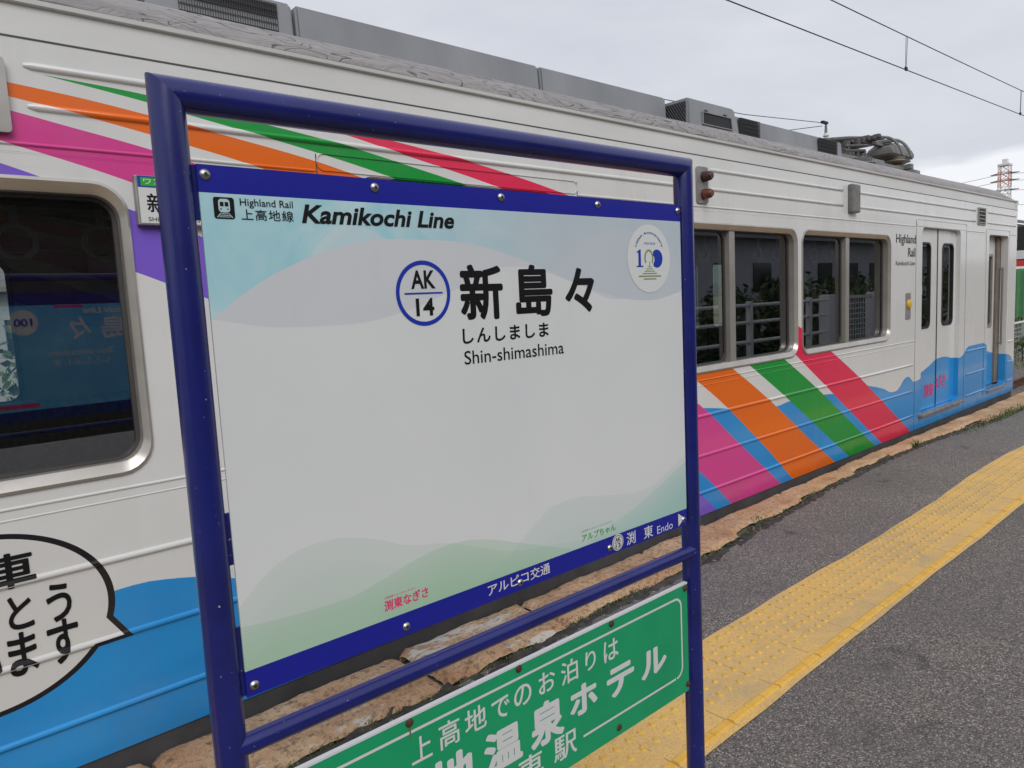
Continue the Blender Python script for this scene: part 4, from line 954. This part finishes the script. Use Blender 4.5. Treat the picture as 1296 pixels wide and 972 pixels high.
# ================================================================== beyond the train
# transmission tower, red and white
tx, ty = 237., 60.
tw = thing('transmission_tower', 'red and white steel lattice pylon on the skyline past the train', 'pylon', (tx, ty, -1))
b = B(); c2 = []
Hh = 34.2
def leg_w(h): return 1.25+2.6*max(0, 1-h/26.)**1.3
for k in range(4):
    sx_, sy_ = ((-1, -1), (1, -1), (1, 1), (-1, 1))[k]
    for h0 in range(0, 34, 2):
        a, d = leg_w(h0), leg_w(h0+2)
        mi = 0 if (h0//4) % 2 == 0 else 1
        n0 = len(b.faces); tube(b, [(tx+sx_*a, ty+sy_*a, h0-1), (tx+sx_*d, ty+sy_*d, h0+1)], .12, 4)
        sx2, sy2 = ((-1, -1), (1, -1), (1, 1), (-1, 1))[(k+1) % 4]
        tube(b, [(tx+sx_*a, ty+sy_*a, h0-1), (tx+sx2*d, ty+sy2*d, h0+1)], .06, 4); tube(b, [(tx+sx2*a, ty+sy2*a, h0-1), (tx+sx_*d, ty+sy_*d, h0+1)], .065, 4); tube(b, [(tx+sx_*d, ty+sy_*d, h0+1), (tx+sx2*d, ty+sy2*d, h0+1)], .065, 4)
        b.faces.ensure_lookup_table()
        for f_ in b.faces[n0:]: f_.material_index = mi
box(b, tx-1.6, tx+1.6, ty-1.4, ty+1.4, 32.6, 33.1); box(b, tx-.5, tx+.9, ty-.6, ty+.6, 33.1, 34.4)
ob('lattice', b, [mat('tower_white', (.66, .65, .64), .6), mat('tower_red', (.58, .24, .18), .6)], tw)
b = B()
for zz, dz in ((30.5, 0), (26, 0), (22, 0), (28.6, .8)):
    for yy in (-3.4, 3.4): tube(b, [(tx-2.8, ty+yy*.2, zz), (tx, ty+yy, zz)], .09, 4)
    tube(b, [(tx, ty-3.4, zz), (tx, ty+3.4, zz)], .13, 4)
    pts = [(tx+90*t_*.25, ty-300*t_, zz-9*(1-(2*t_-1)**2)+4*t_) for t_ in [k/14 for k in range(15)]]; tube(b, pts, .055, 4)
    pts = [(tx-30*t_, ty+260*t_, zz-8*(1-(2*t_-1)**2)+2*t_) for t_ in [k/14 for k in range(15)]]; tube(b, pts, .055, 4)
ob('power_line', b, mat('cable_grey', (.16, .16, .17), .6), tw)
# mesh fence by the line
fx = thing('mesh_fence', 'low grey wire mesh fence with a white top rail past the end of the train', 'fence', (23.5, 5.9, -1))
mgy = mat('galvanised', (.34, .35, .36), .5, .3); b = B()
tube(b, [(19.5, 5.9, .13), (40.5, 5.9, .13)], .035, 8); ob('rail', b, mat('rail_white', (.6, .6, .6), .5), fx)
for k in range(8): b = B(); tube(b, [(19.5+3*k, 5.9, -1), (19.5+3*k, 5.9, .12)], .028, 6); ob('post', b, mgy, fx)
b = B()
for k in range(8): tube(b, [(19.5, 5.9, -.9+k*.125), (40.5, 5.9, -.9+k*.125)], .010, 4)
for k in range(140): tube(b, [(19.5+.15*k, 5.9, -.92), (19.5+.15*k, 5.9, .08)], .008, 4)
ob('wire_panel', b, mgy, fx)
# green freight container and the shop sign behind it
gc = thing('container', 'green steel container standing beyond the track at the right edge', 'container', (39.5, 9.2, -1))
b = B(); box(b, 36.8, 43, 8.0, 10.4, -.6, 1.85, .03); 
for k in range(26): box(b, 36.95+k*.235, 37.05+k*.235, 7.96, 8.0, -.5, 1.75)
for k in range(9): box(b, 36.76, 36.80, 8.15+k*.25, 8.27+k*.25, -.5, 1.75)
ob('steel_box', b, mottled('container_green', (.05, .20, .07), (.09, .27, .11), .8, .5), gc)
b = B()
b.free()
for xx in (37.2, 42.4): b = B(); box(b, xx-.2, xx+.2, 8.1, 10.3, -1, -.6); ob('skid', b, M['dark'], gc)
b = B(); box(b, 36.74, 36.76, 9.0, 9.15, -.5, 1.7); ob('locking_bar', b, mat('bar_pale', (.40, .55, .45), .5), gc)
hb = thing('roadside_sign', 'black and white roadside signboard with a red stripe behind the green container', 'sign', (44, 10.8, -1))
b = B(); box(b, 43.9, 44.1, 9.4, 12.2, 2.35, 4.05); ob('board', b, mat('sign_black', (.012, .012, .012), .5), hb)
b = B(); rect = lambda y0, y1, z0, z1: b.faces.new([b.verts.new(p) for p in ((43.88, y0, z0), (43.88, y1, z0), (43.88, y1, z1), (43.88, y0, z1))])
for y0 in (9.6, 10.5, 11.4):
    for z0 in (3.0, 3.42): rect(y0, y0+.55, z0, z0+.26)
rect(9.45, 12.1, 2.42, 2.85); ob('white_patch', b, M['ink_white'], hb)
b = B(); box(b, 43.85, 44.15, 9.4, 12.2, 2.05, 2.35); ob('red_stripe', b, mat('sign_red', (.62, .03, .03), .5), hb)
for yy in (9.7, 11.7): b = B(); box(b, 43.92, 44.08, yy, yy+.2, -1, 2.1); ob('leg', b, M['dark'], hb)
def house(name, label, x0, x1, y0, y1, h, col, roofc, rh=1.4):
    t = thing(name, label, 'building', ((x0+x1)/2, (y0+y1)/2, -1))
    b = B(); box(b, x0, x1, y0, y1, -1, h); wl_ = ob('wall', b, mottled('render_'+name, col, tuple(k*1.15 for k in col), .7, .8), t)
    b = B(); ym = (y0+y1)/2; P = [(y0-.5, h-.05), (ym, h+rh), (y1+.5, h-.05), (y1+.5, h+.1), (ym, h+rh+.18), (y0-.5, h+.1)]
    A = [b.verts.new((x0-.5, p[0], p[1])) for p in P]; C = [b.verts.new((x1+.5, p[0], p[1])) for p in P]
    b.faces.new(A); b.faces.new(C[::-1])
    for k in range(6): b.faces.new((A[k], A[(k+1) % 6], C[(k+1) % 6], C[k]))
    ob('roof', b, mottled('roof_'+name, roofc, tuple(k*1.3 for k in roofc), 1.5, .7), t)
    mgl = mat('dark_glass', (.02, .022, .025), .08)
    for k in range(int((x1-x0)/2.6)):
        xx = x0+.9+k*2.6; yy = y1 if y1 < 0 else y0
        b = B(); box(b, xx, xx+1.3, yy-.03, yy+.03, h-2.0, h-.9); ob('window', b, mgl, t)
    return t
house('white_house', 'white house with a grey roof beyond the track behind the train end', 47, 60, 12, 22, 4.6, (.60, .60, .60), (.12, .12, .13))
# shrubs and trees with leaf faces
ml_ = []
for nm, a, c_ in (('leaf_dark', (.018, .038, .010), (.05, .085, .022)), ('leaf_mid', (.035, .07, .015), (.09, .14, .04)), ('leaf_pale', (.07, .10, .03), (.15, .19, .07))): ml_.append(mottled(nm, a, c_, 3, .7))
mbark = mottled('bark', (.05, .038, .028), (.10, .08, .06), 8, .9)
def tree(loc, h, r, mt, label, n=1500, name='tree', crown0=.25, leaf=.16, cat='tree', group=None):
    t = thing(name, label, cat, loc, group=group, off=(0, 0, 0)); rs_ = random.Random(int(loc[0]*31+loc[1]*17))
    b = B(); tube(b, [(0, 0, -.2), (.05, 0, h*.4), (0, .05, h*.8)], .1, 8, rs=[h*.028, h*.02, h*.006])
    for k in range(6):
        a = k*1.05+rs_.random(); z0 = h*(.3+.08*k); tube(b, [(0, 0, z0), (math.cos(a)*r*.4, math.sin(a)*r*.4, z0+h*.08), (math.cos(a)*r*.75, math.sin(a)*r*.75, z0+h*.13)], .05, 5, rs=[h*.012, h*.008, h*.003])
    ob('trunk', b, mbark, t, smooth=True)
    b = B(); cl = [(rs_.uniform(-1, 1)*r*.62, rs_.uniform(-1, 1)*r*.62, h*rs_.uniform(crown0, .93), r*rs_.uniform(.28, .5)) for _ in range(16)]
    for _ in range(n):
        cx, cy, cz_, cr_ = rs_.choice(cl); d = Vector((rs_.gauss(0, 1), rs_.gauss(0, 1), rs_.gauss(0, .8))).normalized()*cr_*rs_.uniform(.55, 1.05)
        p = Vector((cx, cy, cz_))+d; e1_ = Vector((rs_.gauss(0, 1), rs_.gauss(0, 1), rs_.gauss(0, 1))).normalized(); e2_ = e1_.cross(d).normalized(); s_ = leaf*rs_.uniform(.6, 1.3)
        if p.z < .05: continue
        f_ = b.faces.new([b.verts.new(q) for q in (p-e1_*s_*.6, p+e2_*s_*.35, p+e1_*s_*.6, p-e2_*s_*.35)]); f_.material_index = rs_.choice((0, 0, 1))
    ob('crown', b, [ml_[mt], ml_[max(0, mt-1)]], t, recalc=False); return t
tree((27.5, 6.25, -1), 1.1, .7, 1, 'scruffy green bush in front of the mesh fence past the train', 700, 'shrub', .1, .10, 'bush', 'bushes past the train')
tree((24.9, 5.75, -1), .75, .5, 2, 'small pale green weed clump beside the track past the train', 420, 'shrub', .1, .08, 'bush', 'bushes past the train')
b = B(); rg = random.Random(3)
for k in range(6000):
    x_ = 12+abs(rg.gauss(0, 14)); blade(b, (x_, 5.2+rg.uniform(0, 3.5) if k % 2 else 2.55+rg.uniform(0, .5), -1), rg.uniform(.06, .22), .06, .008)
ob('grass', b, mg, kind='stuff')
# scenery on the far side, glimpsed through the carriage
for i, (x_, y_, h_, r_, mt, lab) in enumerate((
    (-3, 19, 3.2, 2.4, 1, 'round bush seen through the leftmost carriage window'), (4, 21, 2.6, 2.6, 2, 'pale shrub beyond the far track behind the hidden carriage door'),
    (11, 20, 3.4, 2.6, 1, 'green tree glimpsed through the left of the two carriage windows'), (18, 23, 3.0, 2.8, 2, 'pale tree glimpsed through the right carriage window'), (28, 24, 3.6, 3.0, 1, 'green tree beyond the track behind the passenger door windows'))):
    tree((x_, y_, -1), h_, r_, mt, lab, 1300, 'tree', .2, .24, 'tree', 'trees beyond the tracks')
house('grey_shed', 'long pale shed standing across the tracks, glimpsed through the carriage windows', 2, 40, 27, 36, 2.6, (.5, .5, .48), (.25, .26, .28))
# ================================================================== behind the camera, mirrored in the glass
mrail = mat('railing_paint', (.50, .51, .56), .4)
rl = thing('platform_railing', 'pale grey tube railing with three bars mirrored in the right carriage windows', 'railing', (11.5, -1.92, 0))
for zz in (1.165, .845, .48): b = B(); tube(b, [(5.0, -1.92, zz), (15.35, -1.92, zz)], .032, 8); ob('rail', b, mrail, rl, smooth=True)
for xx in (5.0, 7.4, 9.8, 12.25, 14.6): b = B(); box(b, xx-.05, xx+.05, -1.97, -1.87, -.02, 1.24, .008); ob('post', b, mrail, rl)
gt_ = thing('mesh_gate', 'pale grey mesh gate beside the railing mirrored in the rightmost carriage window', 'gate', (16.5, -1.95, 0))
for xx in (15.42, 17.85): b = B(); box(b, xx, xx+.3, -2.1, -1.85, -.02, 1.27, .01); ob('post', b, mrail, gt_)
b = B(); frame_ring(b, [(15.8, .1), (17.78, .1), (17.78, 1.22), (15.8, 1.22)], [(15.86, .16), (17.72, .16), (17.72, 1.16), (15.86, 1.16)], -1.97, -1.91)
for k in range(14): tube(b, [(15.86+.133*k, -1.94, .14), (15.86+.133*k, -1.94, 1.18)], .009, 5)
for k in range(9): tube(b, [(15.84, -1.94, .2+.12*k), (17.74, -1.94, .2+.12*k)], .009, 5)
ob('mesh_panel', b, mrail, gt_)
house('station_house', 'dark timber station building mirrored in the carriage windows', -14, 14.5, -13.5, -7.5, 3.3, (.055, .045, .04), (.05, .052, .058), 1.6)
house('reflection_shed', 'invented long blue grey shed added to fill the reflections in the right carriage windows', 16, 46, -14, -9, 3.4, (.36, .37, .43), (.17, .18, .21), 1.8)  # invented shed, added so the right windows mirror a wall instead of sky
for i, (x_, y_, h_, r_, mt, lab) in enumerate((  # made-up shrubs, put here to darken the lower window reflections
    (16.5, -5.2, 2.1, 1.3, 0, 'invented dark rounded shrub beside the station house mirrored in the glass'), (19.2, -5.4, 2.5, 1.5, 0, 'invented dark evergreen shrub mirrored in the right carriage window'), (22.2, -5.3, 2.2, 1.6, 1, 'invented broad green bush mirrored beside the door window'),
    (25.6, -5.6, 2.6, 1.7, 0, 'invented tallest dark bush mirrored in the passenger door'), (29.5, -5.4, 2.3, 1.9, 1, 'invented wide leafy bush mirrored near the cab door'), (34, -5.6, 2.7, 1.9, 0, 'invented farthest dark bush along the platform behind the camera'))):
    tree((x_, y_, -1), h_+.3, r_, mt, lab, 1500, 'shrub', .12, .2, 'bush', 'invented bushes behind the platform railing')
